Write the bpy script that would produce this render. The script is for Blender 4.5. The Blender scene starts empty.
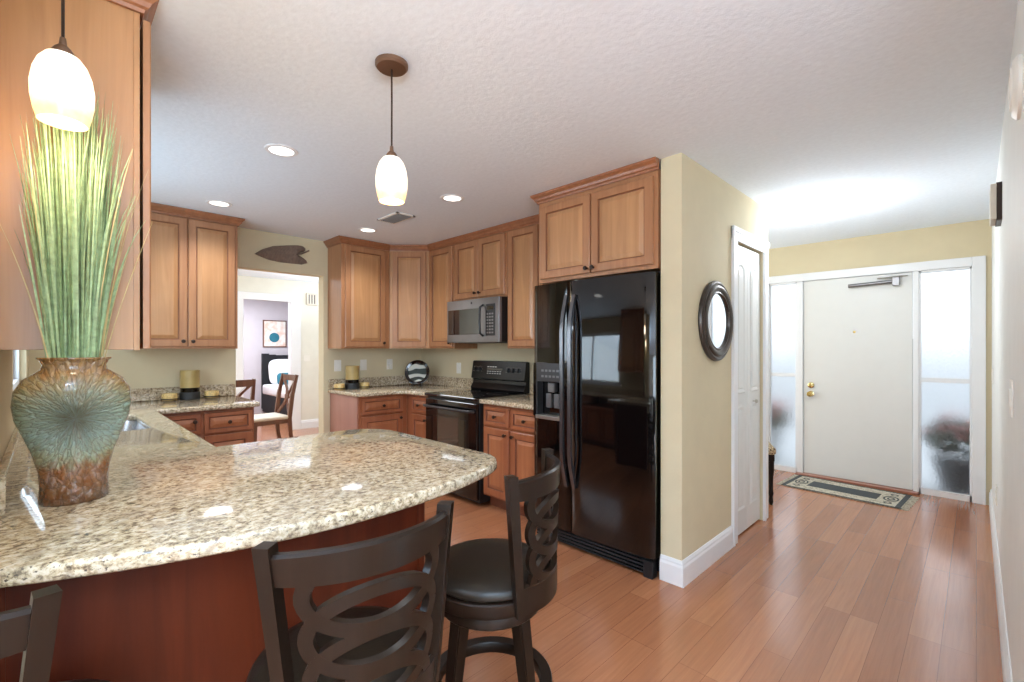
import bpy, bmesh, math, random
from mathutils import Vector, Matrix
random.seed(7)
C = bpy.context.scene.collection
sc = bpy.context.scene
PI = math.pi

# ------------------------------------------------------------------ camera, exposure, world, big lights
EYE = 1.34
cam = bpy.data.cameras.new('camera')
cam.sensor_width = 36
cam.lens = 463.66 / 1024 * 36
cam.shift_y = 7.05 / 1024
cam.clip_start = 0.02
co = bpy.data.objects.new('camera', cam)
C.objects.link(co)
co.location = (0, 0, EYE)
co.rotation_euler = (PI / 2, 0, 0.786)
sc.camera = co
vs = sc.view_settings
vs.view_transform = 'Standard'
vs.look = 'None'
vs.gamma = 1
vs.use_curve_mapping = False
vs.exposure = 0.30
try:
    sc.cycles.use_denoising = True
    sc.cycles.max_bounces = 8
    sc.cycles.diffuse_bounces = 5
    sc.cycles.glossy_bounces = 4
    sc.cycles.transmission_bounces = 6
    sc.cycles.sample_clamp_indirect = 6
    sc.cycles.caustics_refractive = False
    sc.cycles.caustics_reflective = False
except Exception:
    pass

w = bpy.data.worlds.new('daylight')
sc.world = w
w.use_nodes = True
bg = w.node_tree.nodes['Background']
bg.inputs['Color'].default_value = (0.86, 0.93, 1.0, 1)
bg.inputs['Strength'].default_value = 1.7


def area(name, loc, rot, sx, sy, power, col=(1, 1, 1), spread=None):
    l = bpy.data.lights.new(name, 'AREA')
    l.shape = 'RECTANGLE'
    l.size = sx
    l.size_y = sy
    l.energy = power
    l.color = col
    if spread:
        l.spread = spread
    o = bpy.data.objects.new(name, l)
    C.objects.link(o)
    o.location = loc
    o.rotation_euler = rot
    return o


COOL = (0.66, 0.84, 1.0)
# daylight through the living-room windows behind the camera, the sink window; plus an added foyer fill
area('living_window_daylight', (1.6, -4.9, 1.45), (PI / 2, 0, 0), 3.0, 1.7, 95, COOL)
area('living_window_daylight', (-2.6, -4.9, 1.45), (PI / 2, 0, 0), 3.0, 1.7, 80, COOL)
area('east_window_daylight', (3.9, -1.6, 1.4), (PI / 2, 0, PI / 2), 3.5, 1.9, 125, COOL)
area('sink_window_daylight', (-3.45, -0.15, 1.62), (PI / 2, 0, 0), 1.4, 0.9, 16, COOL)
area('foyer_side_fill', (-2.95, 4.85, 1.35), (PI / 2, 0, -PI / 2), 1.3, 1.8, 24, (0.80, 0.90, 1.0))  # unseen fill behind the partition, the wall there has no window
# added fill lights, no fittings: two behind the camera, then dining room and bedroom
area('living_upward_fill', (1.15, -0.9, 1.75), (PI, 0, 0), 1.2, 1.2, 275, (0.60, 0.80, 1.0))
area('living_upward_fill', (-2.2, -1.7, 1.75), (PI, 0, 0), 1.2, 1.2, 280, (0.56, 0.78, 1.0))
area('dining_downward_fill', (-6.3, 0.3, 2.40), (0, 0, 0), 1.2, 1.2, 52, (0.84, 0.92, 1))
area('dining_upward_fill', (-6.3, 3.3, 1.7), (PI, 0, 0), 1.0, 1.0, 42, (0.84, 0.92, 1))  # added out of view to brighten the dining ceiling
area('bedroom_downward_fill', (-9.0, 2.4, 2.40), (0, 0, 0), 1.0, 1.0, 75, (0.85, 0.92, 1))


# ------------------------------------------------------------------ materials
def S(r, g, b):
    f = lambda v: (v / 255 / 12.92) if v / 255 <= 0.04045 else ((v / 255 + 0.055) / 1.055) ** 2.4
    return (f(r), f(g), f(b), 1)


def newmat(name):
    m = bpy.data.materials.new(name)
    m.use_nodes = True
    nt = m.node_tree
    return m, nt, nt.nodes['Principled BSDF']


def coords(nt, scale=(1, 1, 1), rot=(0, 0, 0), kind='Object'):
    tc = nt.nodes.new('ShaderNodeTexCoord')
    mp = nt.nodes.new('ShaderNodeMapping')
    mp.inputs['Scale'].default_value = scale
    mp.inputs['Rotation'].default_value = rot
    nt.links.new(tc.outputs[kind], mp.inputs['Vector'])
    return mp.outputs['Vector']


def noise(nt, vec, scale, detail=3, rough=0.5, dist=0):
    n = nt.nodes.new('ShaderNodeTexNoise')
    n.inputs['Scale'].default_value = scale
    n.inputs['Detail'].default_value = detail
    n.inputs['Roughness'].default_value = rough
    n.inputs['Distortion'].default_value = dist
    nt.links.new(vec, n.inputs['Vector'])
    return n.outputs['Fac']


def ramp(nt, fac, stops):
    r = nt.nodes.new('ShaderNodeValToRGB')
    el = r.color_ramp.elements
    while len(el) < len(stops):
        el.new(0.5)
    for e, (p, c) in zip(el, stops):
        e.position = p
        e.color = c
    nt.links.new(fac, r.inputs['Fac'])
    return r.outputs['Color']


def mix(nt, a, b, fac, mode='MIX'):
    m = nt.nodes.new('ShaderNodeMix')
    m.data_type = 'RGBA'
    m.blend_type = mode
    for sock, v in ((m.inputs['Factor'], fac), (m.inputs[6], a), (m.inputs[7], b)):
        if hasattr(v, 'is_linked'):
            nt.links.new(v, sock)
        else:
            sock.default_value = v
    return m.outputs[2]


def bump(nt, bs, h, strength, dist=0.002):
    b = nt.nodes.new('ShaderNodeBump')
    b.inputs['Strength'].default_value = strength
    b.inputs['Distance'].default_value = dist
    nt.links.new(h, b.inputs['Height'])
    nt.links.new(b.outputs['Normal'], bs.inputs['Normal'])


def plain(name, col, rough=0.5, metal=0.0, var=0.06, scale=8, bmp=0.0, bscale=200, coat=0.0, spec=0.5):
    """a painted or cast surface: a slight procedural mottle on the base colour"""
    m, nt, bs = newmat(name)
    v = coords(nt)
    f = noise(nt, v, scale, 3)
    lo = tuple(c * (1 - var) for c in col[:3]) + (1,)
    hi = tuple(min(1, c * (1 + var)) for c in col[:3]) + (1,)
    nt.links.new(ramp(nt, f, [(0.3, lo), (0.7, hi)]), bs.inputs['Base Color'])
    bs.inputs['Roughness'].default_value = rough
    bs.inputs['Metallic'].default_value = metal
    bs.inputs['Coat Weight'].default_value = coat
    bs.inputs['Specular IOR Level'].default_value = spec
    if bmp:
        bump(nt, bs, noise(nt, v, bscale, 4, 0.6), bmp)
    return m


def wood(name, a, b, rough=0.35, coat=0.25, axis=2, grain=22, blotch=2.2):
    m, nt, bs = newmat(name)
    s = [grain, grain, grain]
    s[axis] = grain * 0.05
    f = noise(nt, coords(nt, tuple(s)), 1.0, 5, 0.6, 0.8)
    g = noise(nt, coords(nt), blotch, 3, 0.5)
    c1 = ramp(nt, f, [(0.3, a), (0.72, b)])
    dk = tuple(x * 0.80 for x in a[:3]) + (1,)
    c2 = mix(nt, c1, dk, ramp(nt, g, [(0.42, (0, 0, 0, 1)), (0.8, (0.6, 0.6, 0.6, 1))]))
    nt.links.new(c2, bs.inputs['Base Color'])
    bs.inputs['Roughness'].default_value = rough
    bs.inputs['Coat Weight'].default_value = coat
    bs.inputs['Coat Roughness'].default_value = 0.2
    return m


def emit(name, col, strength):
    m, nt, bs = newmat(name)
    bs.inputs['Base Color'].default_value = col
    bs.inputs['Emission Color'].default_value = col
    bs.inputs['Emission Strength'].default_value = strength
    return m


def glassm(name, col, rough=0.02, alpha_mix=0.0, bmp=0, bscale=60):
    m, nt, bs = newmat(name)
    bs.inputs['Base Color'].default_value = col
    bs.inputs['Transmission Weight'].default_value = 1
    bs.inputs['Roughness'].default_value = rough
    bs.inputs['IOR'].default_value = 1.45
    if bmp:
        n = nt.nodes.new('ShaderNodeTexVoronoi')
        n.inputs['Scale'].default_value = bscale
        nt.links.new(coords(nt, (1, 1, 0.7)), n.inputs['Vector'])
        bump(nt, bs, n.outputs['Distance'], bmp, 0.004)
    return m


M = {}
M['wall'] = plain('tan_wall_paint', S(214, 200, 166), 0.75, var=0.02, bmp=0.25, bscale=90)
M['wall_hall'] = plain('cream_wall_paint', S(230, 227, 214), 0.7, var=0.02, bmp=0.2, bscale=90)
M['wall_white'] = plain('off_white_wall_paint', S(232, 232, 228), 0.55, var=0.02, bmp=0.2, bscale=90)
M['wall_lilac'] = plain('grey_lilac_wall_paint', S(196, 188, 192), 0.75, var=0.02)
M['ceiling'] = plain('textured_cool_tinted_ceiling', S(234, 242, 250), 0.9, var=0.025, scale=45, bmp=0.9, bscale=38)  # blue tint put into the white to cancel warm bounce light
M['trim'] = plain('white_trim_paint', S(236, 237, 238), 0.35, var=0.01)
M['doorpaint'] = plain('white_door_paint', S(224, 224, 220), 0.4, var=0.01)
M['wood'] = wood('maple_glazed_wood', S(172, 122, 80), S(194, 144, 98))
M['glaze'] = plain('dark_glaze_groove', S(128, 80, 50), 0.5, var=0.15)
M['crown'] = wood('dark_stained_crown_wood', S(142, 88, 56), S(166, 108, 72))
M['wood_low'] = wood('shaded_maple_wood', S(156, 92, 58), S(180, 114, 74))  # same cabinet wood as the uppers, shade put into a darker tone
M['glaze_low'] = plain('shaded_dark_glaze_groove', S(112, 60, 38), 0.5, var=0.15)
M['wood_end'] = wood('rosy_veneer_wood', S(166, 116, 102), S(176, 126, 110), grain=14)
M['wood_red'] = wood('shaded_reddish_veneer_wood', S(70, 24, 9), S(98, 40, 17), rough=0.5, coat=0.04, grain=9, blotch=1.5)  # redder veneer, with the peninsula's shade put into its dark tone
M['espresso'] = wood('espresso_stained_wood', S(26, 16, 10), S(37, 25, 17), rough=0.30, coat=0.02, grain=30)
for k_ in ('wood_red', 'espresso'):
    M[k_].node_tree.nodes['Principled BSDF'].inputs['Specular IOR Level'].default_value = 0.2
M['leather'] = plain('dark_brown_leather', S(34, 27, 20), 0.36, var=0.1, spec=0.3, bmp=0.15, bscale=160)
M['chairwood'] = wood('walnut_chair_wood', S(92, 56, 42), S(124, 80, 62))
M['cream'] = plain('cream_upholstery', S(222, 212, 198), 0.85)
M['black'] = plain('gloss_black_enamel', S(9, 8, 9), 0.08, var=0.1, coat=0.6)
M['fridge'] = plain('gloss_black_refrigerator_skin', S(10, 8, 8), 0.06, var=0.1, coat=0.5)
M['blackmat'] = plain('satin_black_plastic', S(22, 21, 22), 0.35)
M['darkglass'] = plain('smoked_black_glass', S(14, 13, 14), 0.03, coat=1.0)
M['glossgrey'] = plain('dark_grey_metal', S(74, 72, 72), 0.3, metal=0.7)
M['handle'] = plain('smoked_steel_handle', S(112, 110, 112), 0.25, metal=0.85)
M['rangeblack'] = plain('satin_black_range_enamel', S(10, 10, 11), 0.28, spec=0.35)
M['steel'] = plain('slate_stainless_steel', S(128, 126, 126), 0.32, metal=0.85)
M['sinksteel'] = plain('brushed_sink_steel', S(205, 206, 208), 0.25, metal=0.8)
M['nickel'] = plain('brushed_nickel', S(190, 184, 174), 0.3, metal=0.9)
M['brass'] = plain('polished_brass', S(214, 190, 130), 0.2, metal=0.9)
M['bronze'] = plain('oil_rubbed_bronze', S(52, 36, 28), 0.4, metal=0.5)
M['copper'] = plain('brown_bronze_canopy', S(112, 82, 62), 0.45, metal=0.4)
M['plate_white'] = plain('white_plastic_plate', S(238, 234, 224), 0.4, var=0.01)
M['lilac_dark'] = plain('black_bedding', S(20, 20, 26), 0.8)
M['white_linen'] = plain('white_linen', S(236, 236, 238), 0.9)
M['teal'] = plain('teal_velvet', S(40, 110, 128), 0.8)
M['mirror'] = plain('mirror_glass', S(235, 238, 240), 0.02, metal=1.0, var=0.0)
M['pewter'] = plain('pewter_brown_frame', S(74, 66, 60), 0.3, metal=0.6, var=0.2)
M['can'] = emit('recessed_lamp_lens', (1, 0.97, 0.92, 1), 2.0)
M['amber'] = plain('amber_candle_glass', S(226, 196, 126), 0.3, var=0.08)
M['amber'].node_tree.nodes['Principled BSDF'].inputs['Transmission Weight'].default_value = 0.45
M['smoke_glass'] = glassm('smoky_candle_glass', S(90, 84, 70), 0.12)
M['wax'] = plain('dark_candle_wax', S(30, 30, 30), 0.5)
M['goldcup'] = plain('gold_mottled_glass_cup', S(214, 184, 122), 0.3, var=0.3, scale=90)
M['leafwood'] = plain('grey_brown_carved_wood', S(142, 118, 102), 0.6, var=0.15, scale=30)
_nt = M['leafwood'].node_tree
_wv = _nt.nodes.new('ShaderNodeTexWave')
_wv.inputs['Scale'].default_value = 26
_wv.inputs['Distortion'].default_value = 1.5
_nt.links.new(coords(_nt, (1, 1, 0.35), (0, 0.5, 0)), _wv.inputs['Vector'])
bump(_nt, _nt.nodes['Principled BSDF'], _wv.outputs['Fac'], 0.8, 0.01)
M['vent'] = plain('grey_painted_vent', S(150, 148, 146), 0.6)
M['clear'] = glassm('clear_window_glass', (0.97, 0.99, 1, 1), 0.0)
M['rain'] = glassm('rain_textured_glass', (0.97, 0.99, 1, 1), 0.36, bmp=0.6, bscale=60)
M['concrete'] = plain('pale_porch_concrete', S(200, 204, 208), 0.9)
M['foliage'] = plain('dark_green_foliage', S(52, 66, 44), 0.8, var=0.4, scale=40)
M['petal'] = plain('coral_pink_petal', S(214, 110, 104), 0.7, var=0.2, scale=40)
M['potwhite'] = plain('pale_grey_pot', S(190, 196, 202), 0.6)
M['potdark'] = plain('charcoal_pot', S(50, 54, 62), 0.6)
M['threshold'] = wood('threshold_wood', S(150, 96, 78), S(170, 116, 96), axis=0)


def floor_material():
    m, nt, bs = newmat('brazilian_cherry_planks')
    v = coords(nt, (1, 1, 1), (0, 0, PI / 2))
    br = nt.nodes.new('ShaderNodeTexBrick')
    br.offset = 0.37
    br.offset_frequency = 3
    br.squash = 1
    for k, val in (('Scale', 1.0), ('Mortar Size', 0.0009), ('Mortar Smooth', 0.2), ('Bias', -0.1), ('Brick Width', 0.95), ('Row Height', 0.112)):
        br.inputs[k].default_value = val
    br.inputs['Color1'].default_value = S(178, 118, 82)
    br.inputs['Color2'].default_value = S(156, 98, 66)
    br.inputs['Mortar'].default_value = S(108, 58, 36)
    nt.links.new(v, br.inputs['Vector'])
    g = noise(nt, coords(nt, (60, 2.2, 1)), 1.0, 5, 0.65, 0.6)
    gl = ramp(nt, g, [(0.3, (0.82, 0.80, 0.78, 1)), (0.7, (1.06, 1.05, 1.04, 1))])
    nt.links.new(mix(nt, br.outputs['Color'], gl, 1.0, 'MULTIPLY'), bs.inputs['Base Color'])
    bs.inputs['Roughness'].default_value = 0.22
    bs.inputs['Coat Weight'].default_value = 0.35
    bs.inputs['Coat Roughness'].default_value = 0.12
    bump(nt, bs, noise(nt, coords(nt, (9, 2.0, 1)), 1.0, 2), 0.25, 0.003)
    return m


M['floor'] = floor_material()


def granite_material():
    m, nt, bs = newmat('speckled_cream_granite')
    v = coords(nt, (1, 0.8, 1), (0, 0, 0.5))
    n1 = noise(nt, v, 66, 5, 0.70, 0.2)
    n2 = noise(nt, v, 130, 3, 0.6)
    n3 = noise(nt, v, 7, 3, 0.5)
    c1 = ramp(nt, n1, [(0.30, S(58, 50, 42)), (0.40, S(128, 108, 84)), (0.47, S(186, 164, 130)), (0.56, S(216, 200, 172)), (0.72, S(230, 220, 202))])
    dark = ramp(nt, n2, [(0.33, (1, 1, 1, 1)), (0.40, (0, 0, 0, 1))])
    c2 = mix(nt, c1, S(74, 62, 52), dark)
    c3 = mix(nt, c2, S(170, 158, 140), ramp(nt, n3, [(0.45, (0, 0, 0, 1)), (0.75, (0.4, 0.4, 0.4, 1))]))
    n4 = noise(nt, v, 26, 4, 0.65, 0.6)
    c3 = mix(nt, c3, S(136, 118, 100), ramp(nt, n4, [(0.50, (0, 0, 0, 1)), (0.66, (0.55, 0.55, 0.55, 1))]))
    nt.links.new(c3, bs.inputs['Base Color'])
    bs.inputs['Roughness'].default_value = 0.07
    bs.inputs['Coat Weight'].default_value = 0.3
    bs.inputs['Coat Roughness'].default_value = 0.03
    return m


M['granite'] = granite_material()


# ------------------------------------------------------------------ mesh helpers
def obj(name, bm, mat, parent=None, smooth=False, loc=None):
    me = bpy.data.meshes.new(name)
    bmesh.ops.recalc_face_normals(bm, faces=bm.faces)
    bm.to_mesh(me)
    bm.free()
    for mm in (mat if isinstance(mat, (list, tuple)) else [mat]):
        me.materials.append(mm)
    if smooth:
        for p in me.polygons:
            p.use_smooth = True
        try:
            me.set_sharp_from_angle(angle=math.radians(38))
        except Exception:
            pass
    o = bpy.data.objects.new(name, me)
    C.objects.link(o)
    if parent:
        o.parent = parent
    if loc:
        o.location = loc
    return o


def BM():
    return bmesh.new()


def box(bm, x0, x1, y0, y1, z0, z1, bev=0.0, seg=2, mi=0):
    vs_ = [bm.verts.new((x, y, z)) for x in (x0, x1) for y in (y0, y1) for z in (z0, z1)]
    F = [(0, 1, 3, 2), (4, 6, 7, 5), (0, 4, 5, 1), (2, 3, 7, 6), (0, 2, 6, 4), (1, 5, 7, 3)]
    fs = [bm.faces.new([vs_[i] for i in f]) for f in F]
    for f in fs:
        f.material_index = mi
    if bev:
        es = list({e for f in fs for e in f.edges})
        bmesh.ops.bevel(bm, geom=es, offset=bev, segments=seg, profile=0.5, affect='EDGES')
    return bm


def bx(*a, **k):
    return box(BM(), *a, **k)


def lathe(bm, prof, cx=0, cy=0, n=32, sx=1, sy=1, mi=0):
    rings = []
    for r, z in prof:
        if r < 1e-6:
            rings.append([bm.verts.new((cx, cy, z))])
        else:
            rings.append([bm.verts.new((cx + sx * r * math.cos(2 * PI * i / n), cy + sy * r * math.sin(2 * PI * i / n), z)) for i in range(n)])
    for a, b in zip(rings, rings[1:]):
        for i in range(n):
            j = (i + 1) % n
            if len(a) == 1 and len(b) == 1:
                continue
            if len(a) == 1:
                f = bm.faces.new([a[0], b[i], b[j]])
            elif len(b) == 1:
                f = bm.faces.new([a[i], a[j], b[0]])
            else:
                f = bm.faces.new([a[i], a[j], b[j], b[i]])
            f.material_index = mi
    return bm


def tube(bm, pts, r, n=10, flat=None):
    """round (or flat=(w,h) rectangular) section swept along 3-D points; r may be a list"""
    pts = [Vector(p) for p in pts]
    rings = []
    prev = None
    for i, p in enumerate(pts):
        t = (pts[min(i + 1, len(pts) - 1)] - pts[max(i - 1, 0)]).normalized()
        up = Vector((0, 0, 1)) if abs(t.z) < 0.95 else Vector((0, 1, 0))
        if prev is not None:
            a = (prev - t * prev.dot(t)).normalized()
        else:
            a = t.cross(up).normalized()
        prev = a
        b = t.cross(a).normalized()
        rr = r[i] if isinstance(r, (list, tuple)) else r
        if flat:
            w_, h_ = flat
            k = rr
            rings.append([bm.verts.new(p + a * (sa * w_ * k / 2) + b * (sb * h_ * k / 2)) for sa, sb in ((-1, -1), (1, -1), (1, 1), (-1, 1))])
        else:
            rings.append([bm.verts.new(p + a * rr * math.cos(2 * PI * j / n) + b * rr * math.sin(2 * PI * j / n)) for j in range(n)])
    for A, B in zip(rings, rings[1:]):
        m_ = len(A)
        for j in range(m_):
            bm.faces.new([A[j], A[(j + 1) % m_], B[(j + 1) % m_], B[j]])
    bm.faces.new(rings[0])
    bm.faces.new(rings[-1][::-1])
    return bm


def sweep(bm, prof, path, side=1):
    """prof: [(out, z)], path: [(x, y)]; 'out' is measured to the right (side=1) of the path direction, mitred"""
    n = len(path)
    rings = []
    for i, (x, y) in enumerate(path):
        p = Vector((x, y))
        d0 = (p - Vector(path[i - 1])).normalized() if i > 0 else None
        d1 = (Vector(path[i + 1]) - p).normalized() if i < n - 1 else None
        nr = [Vector((d.y, -d.x)) * side for d in (d0, d1) if d is not None]
        if len(nr) == 2:
            mN = (nr[0] + nr[1]).normalized()
            mN = mN / max(0.3, mN.dot(nr[0]))
        else:
            mN = nr[0]
        rings.append([bm.verts.new((x + mN.x * o_, y + mN.y * o_, z)) for o_, z in prof])
    for A, B in zip(rings, rings[1:]):
        m_ = len(A)
        for j in range(m_):
            bm.faces.new([A[j], A[(j + 1) % m_], B[(j + 1) % m_], B[j]])
    bm.faces.new(rings[0])
    bm.faces.new(rings[-1][::-1])
    return bm


def prism(bm, outline, z0, z1, holes=(), bev=0.0, seg=3):
    edges = []
    for loop in [outline] + list(holes):
        vs_ = [bm.verts.new((x, y, z1)) for x, y in loop]
        for i in range(len(vs_)):
            edges.append(bm.edges.new((vs_[i], vs_[(i + 1) % len(vs_)])))
    r = bmesh.ops.triangle_fill(bm, use_beauty=True, edges=edges)
    faces = [g for g in r['geom'] if isinstance(g, bmesh.types.BMFace)]
    ex = bmesh.ops.extrude_face_region(bm, geom=faces)
    nv = [g for g in ex['geom'] if isinstance(g, bmesh.types.BMVert)]
    bmesh.ops.translate(bm, verts=nv, vec=(0, 0, z0 - z1))
    bmesh.ops.recalc_face_normals(bm, faces=bm.faces)
    if bev:
        es = [e for e in bm.edges if len(e.link_faces) == 2 and abs(e.calc_face_angle(0)) > 1.2 and abs(e.verts[0].co.z - e.verts[1].co.z) < 1e-4]
        bmesh.ops.bevel(bm, geom=es, offset=bev, segments=seg, profile=0.5, affect='EDGES')
    return bm


def plate_rings(bm, x0, x1, z0, z1, rings, yb, mi_of=None):
    """front-facing panel (front towards -y): nested rectangles [(inset, y)], closed at the back at yb"""
    loops = []
    for ins, y in rings:
        loops.append([bm.verts.new(p) for p in ((x0 + ins, y, z0 + ins), (x1 - ins, y, z0 + ins), (x1 - ins, y, z1 - ins), (x0 + ins, y, z1 - ins))])
    bk = [bm.verts.new(p) for p in ((x0, yb, z0), (x1, yb, z0), (x1, yb, z1), (x0, yb, z1))]
    allL = [bk] + loops
    for k, (A, B) in enumerate(zip(allL, allL[1:])):
        for j in range(4):
            f = bm.faces.new([A[j], A[(j + 1) % 4], B[(j + 1) % 4], B[j]])
            if mi_of:
                f.material_index = mi_of.get(k, 0)
    bm.faces.new(bk)
    bm.faces.new(loops[-1])
    return bm


def empty(name, loc, rz=0):
    o = bpy.data.objects.new(name, None)
    C.objects.link(o)
    o.location = loc
    o.rotation_euler = (0, 0, rz)
    o.empty_display_size = 0.1
    return o


def tag(o, label=None, cat=None, group=None, kind=None):
    if label:
        o['label'] = label
    if cat:
        o['category'] = cat
    if group:
        o['group'] = group
    if kind:
        o['kind'] = kind
    return o


def thing(name, label, cat, loc, rz=0, group=None):
    return tag(empty(name, loc, rz), label, cat, group)


def struct(name, bm, mat, label=None, smooth=False):
    return tag(obj(name, bm, mat, smooth=smooth), label, None, None, 'structure')


def copy_tree(o, parent=None):
    c = o.copy()
    C.objects.link(c)
    if parent:
        c.parent = parent
    for ch in list(o.children):
        copy_tree(ch, c)
    return c


# ------------------------------------------------------------------ the shell
H = 2.44
XW, YW = -4.75, 3.19          # doorway wall, range wall
XP, YP = -1.171, 2.519        # partition face and its near end
XR, YD = 0.093, 5.67          # right hall wall, entry wall
SY = -0.10                    # sink wall
struct('floor', bx(-11, 4.1, -5.1, 5.8, -0.06, 0), M['floor'])
struct('ceiling', bx(-11, 4.1, -5.1, 5.8, H, H + 0.08), M['ceiling'])

b = BM()
box(b, XW - 0.12, XW, -0.22, 1.20, 0, H)
box(b, XW - 0.12, XW, 2.00, 3.31, 0, H)
box(b, XW - 0.12, XW, 1.20, 2.00, 2.08, H)
struct('wall_left', b, M['wall'])
b = BM()
box(b, XW, -1.297, YW, YW + 0.12, 0, H)
struct('wall_range', b, M['wall'])
# sink wall with its window opening
b = BM()
wx0, wx1, wz0, wz1 = -4.22, -2.68, 1.10, 2.12
box(b, XW, wx0, SY - 0.12, SY, 0, H)
box(b, wx1, -1.22, SY - 0.12, SY, 0, H)
box(b, wx0, wx1, SY - 0.12, SY, 0, wz0)
box(b, wx0, wx1, SY - 0.12, SY, wz1, H)
struct('wall_sink', b, M['wall'])
# partition beside the refrigerator, with the bifold closet opening
b = BM()
cy0, cy1, cz = 3.352, 3.925, 2.085
box(b, XP - 0.126, XP, YP, cy0, 0, H)
box(b, XP - 0.126, XP, cy1, 4.045, 0, H)
box(b, XP - 0.126, XP, cy0, cy1, cz, H)
box(b, -3.0, XP - 0.126, 3.925, 4.045, 0, H)
struct('wall_partition', b, M['wall'])
# entry wall
b = BM()
box(b, -3.0, -1.70, YD, YD + 0.14, 0, H)
box(b, 0.059, XR + 0.15, YD, YD + 0.14, 0, H)
box(b, -1.70, 0.059, YD, YD + 0.14, 2.13, H)
struct('wall_entry', b, M['wall'])
struct('wall_foyer', bx(-3.12, -3.0, 3.31, YD + 0.14, 0, H), M['wall'])
# hall wall on the right starts ahead of the camera
struct('wall_right', bx(XR, XR + 0.13, 1.25, YD, 0, H), M['wall_white'])
struct('wall_living', bx(XR + 0.13, 4.0, 1.25, 1.37, 0, H), M['wall_hall'])
# living-room walls behind the camera, with two windows on the back wall and one on the east wall
b = BM()
box(b, -4.87, 4.1, -5.06, -4.94, 0, 0.55)
box(b, -4.87, 4.1, -5.06, -4.94, 2.3, H)
for a0, a1 in ((-4.87, -4.2), (-1.0, 0.0), (3.2, 4.1)):
    box(b, a0, a1, -5.06, -4.94, 0.55, 2.3)
struct('wall_back', b, M['wall_hall'])
b = BM()
box(b, 4.0, 4.12, -4.94, 1.37, 0, 0.45)
box(b, 4.0, 4.12, -4.94, 1.37, 2.35, H)
box(b, 4.0, 4.12, -4.94, -3.4, 0.45, 2.35)
box(b, 4.0, 4.12, 0.2, 1.37, 0.45, 2.35)
struct('wall_east', b, M['wall_hall'])
struct('wall_west', bx(-4.87, -4.75, -4.94, -0.22, 0, H), M['wall_hall'])
# dining room and bedroom beyond the doorway
b = BM()
by0, by1 = 2.085, 2.805
box(b, -8.02, -7.9, -0.6, by0, 0, H)
box(b, -8.02, -7.9, by1, 4.4, 0, H)
box(b, -8.02, -7.9, by0, by1, 2.10, H)
struct('wall_dining', b, M['wall_hall'])
struct('wall_dining_north', bx(-7.9, -4.87, 4.3, 4.42, 0, H), M['wall_hall'])
struct('wall_dining_south', bx(-7.9, -4.87, -0.72, -0.6, 0, H), M['wall_hall'])
struct('wall_dining_east', bx(-4.87, -4.75, 3.31, 4.3, 0, H), M['wall_hall'])
struct('wall_bedroom', bx(-10.52, -10.4, 0.6, 5.4, 0, H), M['wall_lilac'])
struct('wall_bedroom_north', bx(-10.4, -8.02, 5.28, 5.4, 0, H), M['wall_lilac'])
struct('wall_bedroom_south', bx(-10.4, -8.02, 0.6, 0.72, 0, H), M['wall_lilac'])
struct('wall_bedroom_east', bx(-8.06, -8.022, 2.93, 5.28, 0, H), M['wall_lilac'])

BASEP = [(0, 0), (0.016, 0), (0.016, 0.105), (0.011, 0.118), (0.011, 0.128), (0.004, 0.143), (0, 0.143)]


def baseboard(name, path, side=1):
    return struct(name, sweep(BM(), BASEP, path, side), M['trim'])


baseboard('baseboard_partition', [(XP - 0.126, YP), (XP, YP), (XP, 3.262)])
baseboard('baseboard_right', [(XR, YD), (XR, 1.25)])
baseboard('baseboard_dining', [(-7.9, 2.95), (-7.9, 4.3)])
baseboard('baseboard_dining_south', [(-7.9, -0.6), (-7.9, 1.99)])
baseboard('baseboard_doorway', [(XW, 2.0), (XW - 0.12, 2.0)], 1)
baseboard('baseboard_back', [(-4.75, -4.94), (4.0, -4.94)], -1)

# cased opening to the bedroom
b = BM()
for y0, y1 in ((by0 - 0.09, by0 + 0.01), (by1 - 0.01, by1 + 0.14)):
    box(b, -7.9, -7.876, y0, y1, 0, 2.10, 0.004)
box(b, -7.9, -7.872, by0 - 0.10, by1 + 0.15, 2.09, 2.20, 0.004)
box(b, -8.02, -7.9, by0, by0 + 0.012, 0, 2.09)
box(b, -8.02, -7.9, by1 - 0.012, by1, 0, 2.09)
struct('trim_1', b, M['trim'])

# closet bifold door in its casing
b = BM()
for y0, y1 in ((3.262, cy0 + 0.006), (cy1 - 0.006, 4.02)):
    box(b, XP, XP + 0.012, y0, y1, 0, 2.165, 0.003)
    box(b, XP + 0.010, XP + 0.020, y0 + 0.004, y0 + 0.030, 0, 2.16, 0.003)
box(b, XP, XP + 0.014, 3.262, 4.02, cz - 0.006, 2.168, 0.003)
box(b, XP + 0.010, XP + 0.022, 3.262, 4.02, 2.135, 2.168, 0.003)
struct('trim_2', b, M['trim'])
dr = tag(empty('door_1', (XP - 0.02, (cy0 + cy1) / 2, 0.012)), 'white panelled bifold closet door in the tan partition wall', None, None, 'structure')
lw = (cy1 - cy0) / 2 - 0.007


def arched(x0, x1, z0, z1, n=8):
    pts = [(x0, z0), (x1, z0), (x1, z1)]
    cx, r = (x0 + x1) / 2, (x1 - x0) / 2
    for i in range(1, n):
        a = PI * i / n
        pts.append((cx + r * math.cos(a), z1 + r * 0.5 * math.sin(a)))
    pts.append((x0, z1))
    return pts


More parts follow.
